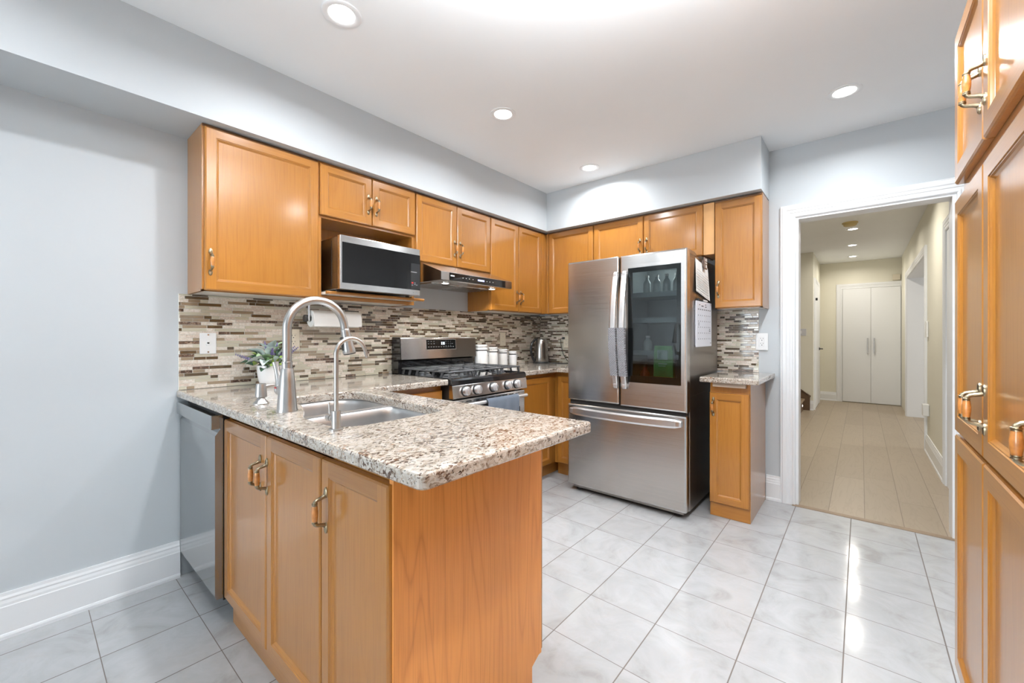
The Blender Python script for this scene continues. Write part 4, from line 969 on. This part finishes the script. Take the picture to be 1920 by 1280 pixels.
for k in range(7): m.box(2.920 + k * 0.046, 2.945 + k * 0.046, 1.358, 1.366, 0.013, 0.0134, 2)
for u, w, z in ((2.95, 0.02, 1.390), (3.0, 0.05, 1.384), (3.09, 0.02, 1.395), (3.09, 0.03, 1.380), (2.93, 0.018, 1.265), (2.93, 0.018, 1.253), (3.19, 0.02, 1.225), (3.185, 0.03, 1.213), (3.215, 0.012, 1.128)): m.box(u, u + w, z, z + 0.006, 0.013, 0.0134, 1)
m.box(2.90, 3.24, 1.12, 1.40, 0.0, 0.004, 0)
tag(m.build('wall_calendar', [plain('calendar_board', rgb(226, 228, 236), 0.35, var=0.01), M['print_dark'], M['print_grey']]), 'white magnetic month calendar board on the side of the refrigerator', 'calendar')
m = MB(TS); m.tube([(2.935, 1.428, 0.009), (3.03, 1.428, 0.009)], 0.0085, 14, 0); m.tube([(3.03, 1.428, 0.009), (3.14, 1.426, 0.009)], 0.007, 14, 1)
tag(m.build('marker_pen', [M['black_matte'], M['plastic_white']]), 'black capped white marker pen resting on top of the calendar board', 'marker')

# ------------------------------------------------------------------ sink and taps
c = thing('double_sink', 'undermount double-bowl stainless sink set in the peninsula worktop', 'sink', (1.04, 0.82, 0.70))
def bowl(name, outline, zt, depth):
    m = MB(); L = []
    for d, z in ((0.0, zt), (0.004, zt - 0.006), (0.008, zt - 0.03), (0.012, zt - depth + 0.045), (0.020, zt - depth + 0.018), (0.040, zt - depth + 0.004), (0.065, zt - depth)):
        L.append([(x, y, z) for x, y in offset_poly(outline, d)])
    m.loft(L, 0, None, True)
    cx = sum(p[0] for p in L[-1]) / len(L[-1]); cy = sum(p[1] for p in L[-1]) / len(L[-1])
    n = len(L[-1]); m.add(L[-1] + [(cx, cy, zt - depth - 0.003)], [(k, (k + 1) % n, n) for k in range(n)], 0, True)
    m.lathe([(0.040, zt - depth + 0.001), (0.036, zt - depth + 0.002), (0.030, zt - depth - 0.001), (0.0, zt - depth - 0.001)], (cx, cy, 0), 'Z', 24, 1, caps=False)
    return m.build(name, [M['steel_sink'], M['chrome']], c)
lb = round_corners([(0.648, 1.062), (0.648, 0.712), (0.985, 0.672), (0.985, 1.062)], [0.12, 0.05, 0.06, 0.07], 8)
rb = round_corners([(1.010, 1.058), (1.010, 0.648), (1.175, 0.588), (1.440, 0.586), (1.440, 1.058)], [0.08, 0.06, 0.05, 0.12, 0.12], 8)
for l in (lb, rb):
    if area2(l) < 0: l.reverse()
bowl('left_bowl', lb, 0.874, 0.185); bowl('right_bowl', rb, 0.874, 0.20)
m = MB()   # rim flange joining both bowls under the stone
outer = round_corners([(0.628, 1.08), (0.628, 0.690), (1.0, 0.640), (1.16, 0.572), (1.458, 0.570), (1.458, 1.08)], [0.1, 0.05, 0.02, 0.04, 0.1, 0.1], 6)
if area2(outer) < 0: outer.reverse()
m2 = MB(); slab(m2, outer, 0.872, 0.8793, [lb, rb], 0.0008)
m2.build('rim', M['steel_sink'], c)

c = thing('kitchen_faucet', 'tall brushed nickel pull-down kitchen faucet with high arched neck', 'faucet', (1.012, 0.61, ZT))
m = MB(); fx, fy = 1.012, 0.610
m.lathe([(0.0345, ZT), (0.0345, ZT + 0.004), (0.0325, ZT + 0.010), (0.030, ZT + 0.045), (0.026, ZT + 0.095), (0.0215, ZT + 0.145), (0.0205, ZT + 0.148), (0.0200, ZT + 0.151), (0.0175, ZT + 0.153), (0.0170, ZT + 0.171), (0.0185, ZT + 0.172), (0.0185, ZT + 0.175), (0.0160, ZT + 0.176)], (fx, fy, 0), 'Z', 32)
m.build('body', M['nickel'], c)
m = MB(); R = 0.107; zc = 1.207; pts = [(fx, fy, ZT + 0.17), (fx, fy, 1.12), (fx, fy, 1.17)]
for k in range(0, 25):
    a = pi - (pi - radians(12)) * k / 24
    pts.append((fx, fy + R + R * cos(a), zc + R * sin(a)))
e = pts[-1]; pts.append((fx, e[1] + 0.004, e[2] - 0.022))
m.tube(pts, 0.0150, 20); m.build('arched_neck', M['nickel'], c)
m = MB(); d = Vector((0, 0.20, -1)).normalized(); p0 = Vector(pts[-1])
ax = d; T = plane_T(p0, (1, 0, 0), Vector((0, 0, 0)) + d.cross(Vector((1, 0, 0))))
Tq = Matrix.Translation(p0) @ d.to_track_quat('Z', 'Y').to_matrix().to_4x4()
m.lathe([(0.0152, -0.002), (0.0165, 0.0), (0.0165, 0.012), (0.0175, 0.03), (0.0205, 0.055), (0.0245, 0.082), (0.0255, 0.092), (0.0245, 0.096)], (0, 0, 0), 'Z', 24, 0, Tq)
m.lathe([(0.0240, 0.096), (0.0225, 0.100), (0.0, 0.100)], (0, 0, 0), 'Z', 24, 1, Tq, True, False)
m.box(-0.006, 0.006, -0.0265, -0.016, 0.028, 0.082, 1, 0.003, T=Tq)
m.build('spray_head', [M['nickel'], M['black_matte']], c)
m = MB(); hz = 0.986
m.lathe([(0.019, -0.0215), (0.0205, -0.03), (0.0205, -0.048), (0.0195, -0.050)], (fx, fy, hz), 'X', 22)
m.lathe([(0.0195, -0.050), (0.0215, -0.052), (0.0215, -0.060), (0.018, -0.068), (0.009, -0.072), (0.0, -0.073)], (fx, fy, hz), 'X', 22, 0, None, True, False)
m.tube([(fx - 0.060, fy, hz + 0.004), (fx - 0.066, fy - 0.002, hz + 0.030), (fx - 0.074, fy - 0.004, hz + 0.060), (fx - 0.082, fy - 0.006, hz + 0.085), (fx - 0.086, fy - 0.007, hz + 0.098)], [0.0185, 0.0115, 0.0095, 0.0100, 0.0112], 16, flat=1.0)
m.box(fx - 0.054, fx - 0.049, fy - 0.022, fy - 0.0185, hz + 0.006, hz + 0.011, 1)
m.build('lever_handle', [M['nickel'], M['red_print']], c)

c = thing('filter_faucet', 'slender brushed nickel drinking-water faucet in front of the sink', 'faucet', (1.432, 0.582, ZT))
m = MB(); gx, gy = 1.430, 0.578
m.lathe([(0.019, ZT), (0.019, ZT + 0.004), (0.0125, ZT + 0.005), (0.0125, ZT + 0.052), (0.0120, ZT + 0.054)], (gx, gy, 0), 'Z', 24); m.build('body', M['nickel'], c)
m = MB(); R = 0.045; zc = 1.128; pts = [(gx, gy, ZT + 0.05), (gx, gy, 1.0), (gx, gy, 1.07)]
for k in range(0, 19):
    a = pi - (pi - radians(15)) * k / 18
    pts.append((gx, gy + R + R * cos(a), zc + R * 1.0 * sin(a)))
pts.append((gx, pts[-1][1] + 0.008, pts[-1][2] - 0.024))
m.tube(pts, [0.0062] * (len(pts) - 3) + [0.0058, 0.0052, 0.0046], 14); m.build('spout', M['nickel'], c)
m = MB(); m.lathe([(0.0095, -0.0125), (0.0095, -0.026)], (gx, gy, ZT + 0.030), 'X', 18); m.lathe([(0.0105, -0.0275), (0.0105, -0.047), (0.0095, -0.048)], (gx, gy, ZT + 0.030), 'X', 18)
m.tube([(gx - 0.038, gy, ZT + 0.038), (gx - 0.040, gy, ZT + 0.060), (gx - 0.042, gy, ZT + 0.074)], [0.0026, 0.0024, 0.0028], 10); m.build('valve_lever', M['nickel'], c)

c = thing('soap_dispenser', 'short brushed nickel soap dispenser pump left of the tall faucet', 'soap dispenser', (0.765, 0.610, ZT))
sx, sy = 0.765, 0.610
m = MB(); m.lathe([(0.028, ZT), (0.028, ZT + 0.003), (0.0235, ZT + 0.008), (0.0150, ZT + 0.018), (0.0125, ZT + 0.026)], (sx, sy, 0), 'Z', 26); m.build('base', M['nickel'], c)
m = MB(); m.lathe([(0.0185, ZT + 0.026), (0.0205, ZT + 0.028), (0.0205, ZT + 0.040), (0.0170, ZT + 0.076), (0.0160, ZT + 0.080), (0.0, ZT + 0.081)], (sx, sy, 0), 'Z', 26, 0, None, True, False)
m.tube([(sx, sy + 0.008, ZT + 0.066), (sx, sy + 0.03, ZT + 0.069), (sx, sy + 0.055, ZT + 0.071), (sx, sy + 0.070, ZT + 0.070)], [0.0105, 0.0075, 0.006, 0.0055], 14); m.build('pump_head', M['nickel'], c)

# ------------------------------------------------------------------ potted plant
c = thing('potted_plant', 'small white pot with artificial silvery leaves and lavender by the backsplash', 'plant', (0.19, 0.850, ZT))
px, py = 0.19, 0.850
m = MB(); m.lathe([(0.0, ZT), (0.042, ZT), (0.047, ZT + 0.004), (0.058, ZT + 0.045), (0.063, ZT + 0.085), (0.063, ZT + 0.112), (0.060, ZT + 0.114), (0.057, ZT + 0.110), (0.055, ZT + 0.098), (0.0, ZT + 0.098)], (px, py, 0), 'Z', 36, 0, None, True, False); m.build('pot', M['ceramic'], c)
Rr = random.Random(11)
def leaf(m, p, d, ln, w, mi, cup=0.25, tilt=0.0):
    d = Vector(d).normalized(); side = d.cross(Vector((0, 0, 1)))
    side = side.normalized() if side.length > 1e-3 else Vector((1, 0, 0)); up = side.cross(d).normalized()
    q = Matrix.Rotation(tilt, 3, d); side = q @ side; up = q @ up
    N = 7; vs = []; fs = []
    for i in range(N):
        t = i / (N - 1); ww = w * (sin(pi * min(1, t ** 0.8 * 0.98 + 0.02)) ** 0.75); cc = Vector(p) + d * ln * t + up * (cup * ln * 0.5 * sin(pi * t) - cup * ln * t * t * 0.6)
        for s in (-1, -0.5, 0, 0.5, 1): vs.append(cc + side * ww * s + up * (abs(s) ** 2 * ww * 0.35))
    for i in range(N - 1):
        for k in range(4): fs.append((i * 5 + k, i * 5 + k + 1, (i + 1) * 5 + k + 1, (i + 1) * 5 + k))
    m.add(vs, fs, mi, True)
def dirn(az, el): return Vector((cos(az) * cos(el), sin(az) * cos(el), sin(el)))
top = Vector((px, py, ZT + 0.105))
m = MB()
def okd(v): return v.x > -0.35
for k in range(70):
    az = Rr.uniform(0, 2 * pi); el = Rr.uniform(-0.15, 1.3); d = dirn(az, el)
    if top.x + d.x * 0.16 < 0.03: d.x = abs(d.x) * 0.4
    st = top + Vector((d.x * 0.03, d.y * 0.03, 0)) + d * Rr.uniform(0.01, 0.07)
    leaf(m, st, d + Vector((0, 0, Rr.uniform(-0.2, 0.2))), Rr.uniform(0.030, 0.058), Rr.uniform(0.010, 0.018), Rr.choice([0, 1, 1, 2]), 0.3, Rr.uniform(-0.8, 0.8))
m.build('green_foliage', [M['leaf_green'], M['leaf_dark'], M['leaf_lime']], c)
m = MB()
for az, el, ln, w, off in ((-0.9, 0.55, 0.085, 0.026, 0.02), (-1.5, 0.2, 0.09, 0.027, 0.02), (-0.3, 0.9, 0.085, 0.024, 0.03), (0.4, 0.95, 0.09, 0.026, 0.03), (-1.9, 0.75, 0.085, 0.024, 0.03), (-2.3, 0.35, 0.08, 0.024, 0.03), (1.0, 0.75, 0.08, 0.024, 0.035), (0.2, 0.35, 0.07, 0.020, 0.03), (-0.6, 0.15, 0.085, 0.025, 0.03), (1.6, 0.6, 0.08, 0.022, 0.03), (-1.2, 1.1, 0.09, 0.022, 0.03), (0.0, 1.25, 0.085, 0.024, 0.035), (2.3, 1.0, 0.07, 0.02, 0.03), (-2.6, 1.0, 0.07, 0.02, 0.03), (1.2, 1.15, 0.08, 0.026, 0.04), (0.7, 0.2, 0.06, 0.02, 0.03)):
    d = dirn(az, el); leaf(m, top + Vector((0, 0, 0.012)) + d * off * 1.3, d, ln * 1.15, w * 1.12, 0 if Rr.random() < 0.72 else 1, 0.35, Rr.uniform(-0.5, 0.5))
m.build('silver_leaves', [M['leaf_silver'], plain('pale_sage_leaf', rgb(160, 184, 142), 0.7, var=0.1, vscale=40)], c)
m = MB()
for az, el, ln in ((-1.75, 0.42, 0.165), (-1.0, 1.25, 0.135), (0.35, 1.2, 0.13), (1.0, 0.95, 0.135), (1.25, 0.75, 0.15), (1.55, 0.62, 0.165), (-0.2, 1.0, 0.12)):
    d = dirn(az, el); a = top + d * 0.02; b = top + d * ln
    m.tube([a, b], 0.0012, 6, 1)
    for j in range(9):
        t = 0.55 + 0.47 * j / 8; pp = top + d * ln * t; r = 0.0075 * (1 - 0.75 * (j / 8)) + 0.001
        for q in range(4):
            an = q * pi / 2 + j; sdv = d.cross(Vector((0.3, 0.1, 1))).normalized(); u2 = d.cross(sdv)
            cc = pp + (sdv * cos(an) + u2 * sin(an)) * r * 0.7
            m.lathe([(0, -0.004), (r * 0.62, 0), (0, 0.006)], tuple(cc), 'Z', 6, 0, None, True, False)
m.build('lavender_sprigs', [M['lavender'], M['leaf_dark']], c)

# ------------------------------------------------------------------ paper towel
c = thing('paper_towel_holder', 'chrome paper towel holder with black end caps under the microwave cabinet', 'paper towel holder', (0.115, 1.23, 1.283))
ry0, ry1, rx, rz, rr = 1.088, 1.388, 0.115, 1.283, 0.050
m = MB(); m.tube([(rx, ry0 - 0.026, rz), (rx, ry1 + 0.010, rz)], 0.006, 12); m.build('rod', M['chrome'], c)
for y0, y1 in ((ry0 - 0.034, ry0 - 0.020), (ry1 + 0.004, ry1 + 0.012)):
    m = MB(); m.lathe([(0.020, y0), (0.021, y0 + 0.002), (0.021, y1)], (rx, 0, rz), 'Y', 22); m.build('end_cap', M['black_matte'], c)
m = MB(); m.box(rx - 0.012, rx + 0.012, ry0 - 0.017, ry0 - 0.004, rz - 0.016, Z0 - 0.004, 0, 0.003); m.box(rx - 0.03, rx + 0.03, ry0 - 0.05, ry0 + 0.005, Z0 - 0.005, Z0 + 0.0025, 0, 0.001); m.build('arm', M['chrome'], c)
m = MB(); m.lathe([(0.020, ry0), (rr - 0.004, ry0), (rr, ry0 + 0.004), (rr, ry1 - 0.004), (rr - 0.004, ry1), (0.020, ry1), (0.020, ry0)], (rx, 0, rz), 'Y', 40, 0, None, True, False)
m.box(rx + rr - 0.004, rx + rr + 0.0012, ry0 + 0.002, ry1 - 0.002, rz - rr * 0.9, rz - 0.004, 0)
tag(m.build('paper_towel_roll', M['paper']), 'white paper towel roll on the chrome holder behind the faucet arch', 'paper towel')

# ------------------------------------------------------------------ canisters
for (x, y, r, h, lab) in ((0.115, 2.506, 0.058, 0.195, 'largest white lidded canister, right beside the stove backguard'), (0.104, 2.656, 0.051, 0.172, 'second largest white lidded canister of the row by the stove'), (0.096, 2.806, 0.045, 0.152, 'second smallest white lidded canister of the row by the stove'), (0.090, 2.950, 0.040, 0.128, 'smallest white lidded canister, at the kettle end of the row')):
    c = thing('canister', lab, 'canister', (x, y, ZT), 'white canisters with clamp lids')
    hb = h * 0.74
    m = MB(); m.lathe([(0, ZT), (r * 0.90, ZT), (r * 0.97, ZT + 0.006), (r, ZT + 0.02), (r, ZT + hb * 0.80), (r * 0.97, ZT + hb * 0.9), (r * 0.90, ZT + hb * 0.97), (r * 0.90, ZT + hb)], (x, y, 0), 'Z', 36, 0, None, True, False); m.build('jar', M['ceramic'], c)
    m = MB(); m.lathe([(r * 0.86, ZT + hb), (r * 0.86, ZT + hb + 0.007), (0, ZT + hb + 0.007)], (x, y, 0), 'Z', 32, 0, None, True, False); m.build('rubber_seal', M['print_dark'], c)
    m = MB(); m.lathe([(r * 0.86, ZT + hb + 0.007), (r * 0.97, ZT + hb + 0.009), (r * 0.97, ZT + hb + 0.022), (r * 0.90, ZT + hb + 0.026), (r * 0.90, ZT + h - 0.014), (r * 0.96, ZT + h - 0.012), (r * 0.96, ZT + h - 0.003), (r * 0.90, ZT + h), (0, ZT + h)], (x, y, 0), 'Z', 36, 0, None, True, False); m.build('lid', M['ceramic'], c)
    m = MB(); ring = []
    for k in range(25):
        a = 2 * pi * k / 24; ring.append((x + r * 0.985 * cos(a), y + r * 0.985 * sin(a), ZT + h - 0.020 + 0.003 * cos(a * 2)))
    m.tube(ring, 0.0016, 6)
    dx, dy = 0.45, 0.893
    for s in (-1, 1):
        ox, oy = x + dx * (r + 0.003) + s * dy * 0.009, y + dy * (r + 0.003) - s * dx * 0.009
        m.tube([(ox, oy, ZT + h - 0.020), (ox + dx * 0.010, oy + dy * 0.010, ZT + h - 0.040), (ox + dx * 0.003, oy + dy * 0.003, ZT + hb * 0.72)], 0.0018, 8)
    m.tube([(x + dx * (r + 0.006) - dy * 0.012, y + dy * (r + 0.006) + dx * 0.012, ZT + hb * 0.72), (x + dx * (r + 0.006) + dy * 0.012, y + dy * (r + 0.006) - dx * 0.012, ZT + hb * 0.72)], 0.0025, 8)
    m.build('wire_clamp', M['chrome'], c)

# ------------------------------------------------------------------ kettle
kx, ky = 0.152, 3.315
c = thing('electric_kettle', 'brushed steel electric kettle with black handle in the back corner', 'kettle', (kx, ky, ZT))
m = MB(); m.lathe([(0.0, ZT), (0.078, ZT), (0.080, ZT + 0.004), (0.078, ZT + 0.013), (0.070, ZT + 0.018), (0.0, ZT + 0.018)], (kx, ky, 0), 'Z', 32, 0, None, True, False); m.build('power_base', M['black_matte'], c)
m = MB(); m.lathe([(0.0, ZT + 0.0185), (0.071, ZT + 0.0185), (0.0725, ZT + 0.024), (0.0715, ZT + 0.06), (0.068, ZT + 0.13), (0.063, ZT + 0.19), (0.058, ZT + 0.222), (0.054, ZT + 0.229), (0, ZT + 0.229)], (kx, ky, 0), 'Z', 40, 0, None, True, False); m.build('body', M['kettle_steel'], c)
m = MB(); m.lathe([(0.053, ZT + 0.2288), (0.050, ZT + 0.238), (0.03, ZT + 0.243), (0.0, ZT + 0.243)], (kx, ky, 0), 'Z', 32, 0, None, True, False); m.build('lid', M['steel_grey'], c)
hd = Vector((-0.40, -0.916, 0)); 
def kp(r, z): return (kx + hd.x * r, ky + hd.y * r, ZT + z)
m = MB(); m.tube([kp(0.040, 0.240), kp(0.072, 0.232), kp(0.102, 0.200), kp(0.115, 0.150), kp(0.112, 0.100), kp(0.098, 0.060), kp(0.079, 0.026), kp(0.070, 0.022)], [0.010, 0.012, 0.012, 0.011, 0.011, 0.011, 0.012, 0.010], 14); m.build('handle', M['black_gloss'], c)
m = MB(); sd = -hd; sl = Vector((-sd.y, sd.x, 0))
def sp(r, w, z): return tuple(Vector((kx, ky, ZT + z)) + sd * r + sl * w)
m.loft([[sp(0.056, -0.024, 0.160), sp(0.056, 0.024, 0.160), sp(0.050, 0.030, 0.226), sp(0.050, -0.030, 0.226)], [sp(0.076, -0.006, 0.186), sp(0.076, 0.006, 0.186), sp(0.094, 0.010, 0.228), sp(0.094, -0.010, 0.228)]], 0, None, False, True, True); m.build('spout', M['kettle_steel'], c)

# ------------------------------------------------------------------ outlets, plates, cord
def plate(name, label, cat, T, u0, u1, z0, z1, mat, kind):
    m = MB(T); m.box(u0, u1, 0.0, 0.006, z0, z1, 0, 0.0025); cu, cz = (u0 + u1) / 2, (z0 + z1) / 2
    if kind == 'phone':
        m.box(cu - 0.009, cu + 0.009, 0.005, 0.0085, cz - 0.011, cz + 0.011, 0, 0.001); m.box(cu - 0.0045, cu + 0.0045, 0.0084, 0.0088, cz - 0.002, cz + 0.006, 1)
        for z in (z0 + 0.010, z1 - 0.010): m.lathe([(0.0045, 0.0055), (0.004, 0.0085), (0, 0.009)], (cu, 0, z), 'Y', 12, 2, caps=False)
    if kind == 'duplex':
        m.box(cu - 0.0175, cu + 0.0175, 0.0055, 0.0078, cz - 0.034, cz + 0.034, 0, 0.0015)
        for dz in (-0.018, 0.018):
            m.box(cu - 0.009, cu - 0.0065, 0.0077, 0.0080, cz + dz + 0.002, cz + dz + 0.010, 1); m.box(cu + 0.0065, cu + 0.009, 0.0077, 0.0080, cz + dz + 0.002, cz + dz + 0.010, 1); m.lathe([(0.0030, 0.0077), (0.0030, 0.0081)], (cu, 0, cz + dz - 0.007), 'Y', 10, 1)
    if kind == 'blank':
        for z in (cz - 0.024, cz + 0.024): m.lathe([(0.0028, 0.0058), (0.0028, 0.0068)], (cu, 0, z), 'Y', 10, 1)
    if kind == 'switch':
        m.box(cu - 0.028, cu - 0.006, 0.0055, 0.010, cz - 0.022, cz + 0.022, 2, 0.002); m.box(cu + 0.008, cu + 0.03, 0.0055, 0.0075, cz - 0.02, cz + 0.02, 0, 0.001)
    return tag(m.build(name, [mat, M['dark'] if kind != 'blank' else M['print_grey'], M['plastic_white'] if kind == 'switch' else M['chrome']]), label, cat)
TLo = frame((0.0079, 0, 0), (0, 1, 0), (1, 0, 0)); TBo = frame((0, YW - 0.0079, 0), (1, 0, 0), (0, -1, 0))
plate('phone_jack_plate', 'white telephone jack plate with two screws on the mosaic tiles', 'wall plate', TLo, 0.584, 0.655, 1.089, 1.197, M['plastic_white'], 'phone')
plate('outlet_plate', 'almond wall plate on the mosaic partly behind the tall faucet', 'outlet', TLo, 1.000, 1.072, 1.100, 1.222, M['plastic_almond'], 'duplex')
plate('outlet_plate', 'almond blank wall plate on the mosaic above the canisters', 'wall plate', TLo, 2.862, 2.942, 1.090, 1.215, M['plastic_almond'], 'blank')
plate('outlet_plate', 'almond outlet on the back-wall mosaic just left of the fridge', 'outlet', TBo, 0.300, 0.372, 1.065, 1.180, M['plastic_almond'], 'duplex')
plate('outlet_plate', 'white double outlet at the edge of the mosaic right of the fridge', 'outlet', TBo, 1.977, 2.055, 1.078, 1.202, M['plastic_white'], 'duplex')
m = MB(); m.box(0.296, 0.322, YW - 0.034, YW - 0.0155, 1.150, 1.172, 0, 0.005); m.tube([(0.298, YW - 0.026, 1.161), (0.283, YW - 0.028, 1.158), (0.276, YW - 0.028, 1.14), (0.283, YW - 0.026, 1.08), (0.300, YW - 0.022, 1.01), (0.335, YW - 0.02, 0.955), (0.40, YW - 0.05, 0.919), (0.36, YW - 0.12, 0.9175), (0.27, YW - 0.165, 0.9175), (0.243, YW - 0.18, 0.9175)], 0.003, 8)
tag(m.build('power_cord', M['black_matte']), 'black plug and kettle cord hanging down from the back-wall outlet', 'cord')

# ------------------------------------------------------------------ lamps
def downlight(x, y, label, grp, watts, color, zc=ZC, r=0.052):
    c = thing('recessed_light', label, 'ceiling light', (x, y, zc), grp)
    m = MB(); m.lathe([(r + 0.026, zc - 0.0002), (r + 0.026, zc - 0.003), (r + 0.022, zc - 0.005), (r + 0.004, zc - 0.004), (r, zc - 0.0015)], (x, y, 0), 'Z', 36, 0, None, True, False); m.build('trim_ring', M['white_paint'], c)
    m = MB(); m.lathe([(r, zc - 0.0012), (r, zc - 0.0016)], (x, y, 0), 'Z', 32); m.build('lens', M['lens'], c)
    area_light('recessed_lamp_light', (x, y, zc - 0.007), (0, 0, 0), r * 1.7, r * 1.7, watts, color, 'DISK', radians(160))
KL = ['round recessed ceiling light nearest the camera, at the top of the picture', 'round recessed ceiling light above the microwave, middle of the left row', 'small round recessed ceiling light nearest the back corner', 'round recessed ceiling light on the right, in front of the doorway', 'added round recessed ceiling light out of frame beside the pantry', 'added round recessed ceiling light out of frame above the camera', 'added round recessed ceiling light out of frame above the dishwasher']
for (x, y), lab in zip(KITCHEN_LAMPS, KL): downlight(x, y, lab, 'recessed lights in the kitchen ceiling', LAMP_W * (0.45 if y < 0 else 1.0), (0.91, 0.955, 1.0))
for (x, y), lab in zip(HALL_LAMPS, ['added recessed hall ceiling light hidden above the door head', 'recessed hall ceiling light closest to the smoke detector', 'middle recessed ceiling light in the hallway', 'recessed hall ceiling light nearest the closet doors']): downlight(x, y, lab, 'recessed lights in the hallway ceiling', HALL_W * (2.4 if y < 6 else 1.0), (1.0, 0.945, 0.85), ZC, 0.045)

# ------------------------------------------------------------------ hallway things
c = thing('smoke_detector', 'round yellowed smoke detector on the hallway ceiling', 'smoke detector', (2.47, 6.29, ZC))
m = MB(); m.lathe([(0.075, ZC - 0.0003), (0.075, ZC - 0.012), (0.066, ZC - 0.016)], (2.47, 6.29, 0), 'Z', 30); m.build('mount_ring', M['smoke_cream'], c)
m = MB(); m.lathe([(0.064, ZC - 0.016), (0.062, ZC - 0.034), (0.05, ZC - 0.042), (0.0, ZC - 0.043)], (2.47, 6.29, 0), 'Z', 30, 0, None, True, False); m.build('cover', M['smoke_cream'], c)
plate('light_switch', 'double light switch plate on the cream hall wall above the stair', 'switch', frame((0, 8.1298, 0), (1, 0, 0), (0, -1, 0)), 1.785, 1.895, 1.19, 1.30, plain('grey_plate', rgb(206, 206, 210), 0.4, var=0), 'switch')
m = MB(); m.box(3.07, 3.0885, 5.905, 5.985, 1.17, 1.33, 0, 0.003); tag(m.build('wall_control', M['plastic_white']), 'small white wall control on the right hall wall', 'switch')
m = MB(); m.box(3.04, 3.0885, 5.82, 5.90, 0.38, 0.50, 0, 0.008); m.box(3.048, 3.0885, 5.92, 5.985, 0.40, 0.47, 0, 0.008); tag(m.build('outlet_adapter', M['plastic_white']), 'white plug-in adapter low on the right hall wall', 'outlet')
m = MB(); m.box(2.975, 3.075, 9.565, 9.5985, 2.135, 2.235, 0, 0.006); tag(m.build('door_chime', M['plastic_almond']), 'small cream chime box above the right closet door', 'door chime')
c = thing('staircase', 'wooden stair steps rising to the left behind the doorway casing', 'stairs', (1.5, 7.7, 0))
for k in range(6):
    x1 = 1.86 - k * 0.25; z1 = 0.185 * (k + 1)
    if x1 - 0.25 < 0.45: break
    m = MB(); m.box(x1 - 0.28, x1 + 0.02, 7.18, 8.09, z1 - 0.035, z1, 0, 0.008, 2); m.build('tread', M['stair_wood'], c)
    m = MB(); m.box(x1 - 0.015, x1, 7.18, 8.09, z1 - 0.185 + (0.001 if k == 0 else 0), z1 - 0.036); m.build('riser', M['stair_dark'], c)
    for y in (7.30, 7.62, 7.94):
        m = MB(); m.lathe([(0.017, x1 + 0.0002), (0.015, x1 + 0.004), (0, x1 + 0.004)], (0, y, z1 - 0.10), 'X', 14, 0, None, False, False); m.build('step_light', M['stair_dot'], c)
m = MB(); m.prism([(1.945, 0.0), (1.945, 0.215), (0.45, 1.325), (0.45, 0.0)], 'Y', 8.095, 8.128); m.prism([(1.955, 0.218), (1.955, 0.232), (0.45, 1.347), (0.45, 1.330)], 'Y', 8.088, 8.129); m.build('stringer', M['stair_dark'], c)
m = MB(); m.prism([(1.94, ZC - 0.001), (1.80, ZC - 0.115), (0.41, ZC - 1.1), (0.41, ZC - 1.0), (1.55, ZC - 0.19), (1.55, ZC - 0.001)], 'Y', 6.15, 6.25); struct(m, 'trim_stair_opening', M['stair_dark'])
# unseen bowl uplighter near the camera, added to brighten ceiling and room
c = thing('added_bowl_uplight', 'added bowl uplighter hanging almost above the camera, out of frame', 'added uplighter', (2.34, 0.58, 2.070))
m = MB(); m.lathe([(0.0, 2.050), (0.05, 2.055), (0.13, 2.085), (0.19, 2.140), (0.215, 2.200), (0.209, 2.200), (0.185, 2.144), (0.125, 2.092), (0.05, 2.063), (0.0, 2.058)], (2.34, 0.58, 0), 'Z', 40, 0, None, True, False); m.build('bowl', M['ceramic'], c)
m = MB(); m.tube([(2.34, 0.58, 2.060), (2.34, 0.58, ZC - 0.02)], 0.006, 10); m.lathe([(0.06, ZC - 0.0005), (0.06, ZC - 0.02), (0.02, ZC - 0.03)], (2.34, 0.58, 0), 'Z', 24); m.build('stem', M['nickel'], c)
area_light('added_uplight_source', (2.34, 0.58, 2.150), (pi, 0, 0), 0.30, 0.30, ADDED_UPLIGHT_W, (0.90, 0.95, 1.0), 'DISK', radians(168))
# ground outside the patio door
m = MB(); m.box(-6, 9, -12, YB - 0.12, -0.15, -0.08); struct(m, 'ground_outside', M['sky_panel'])
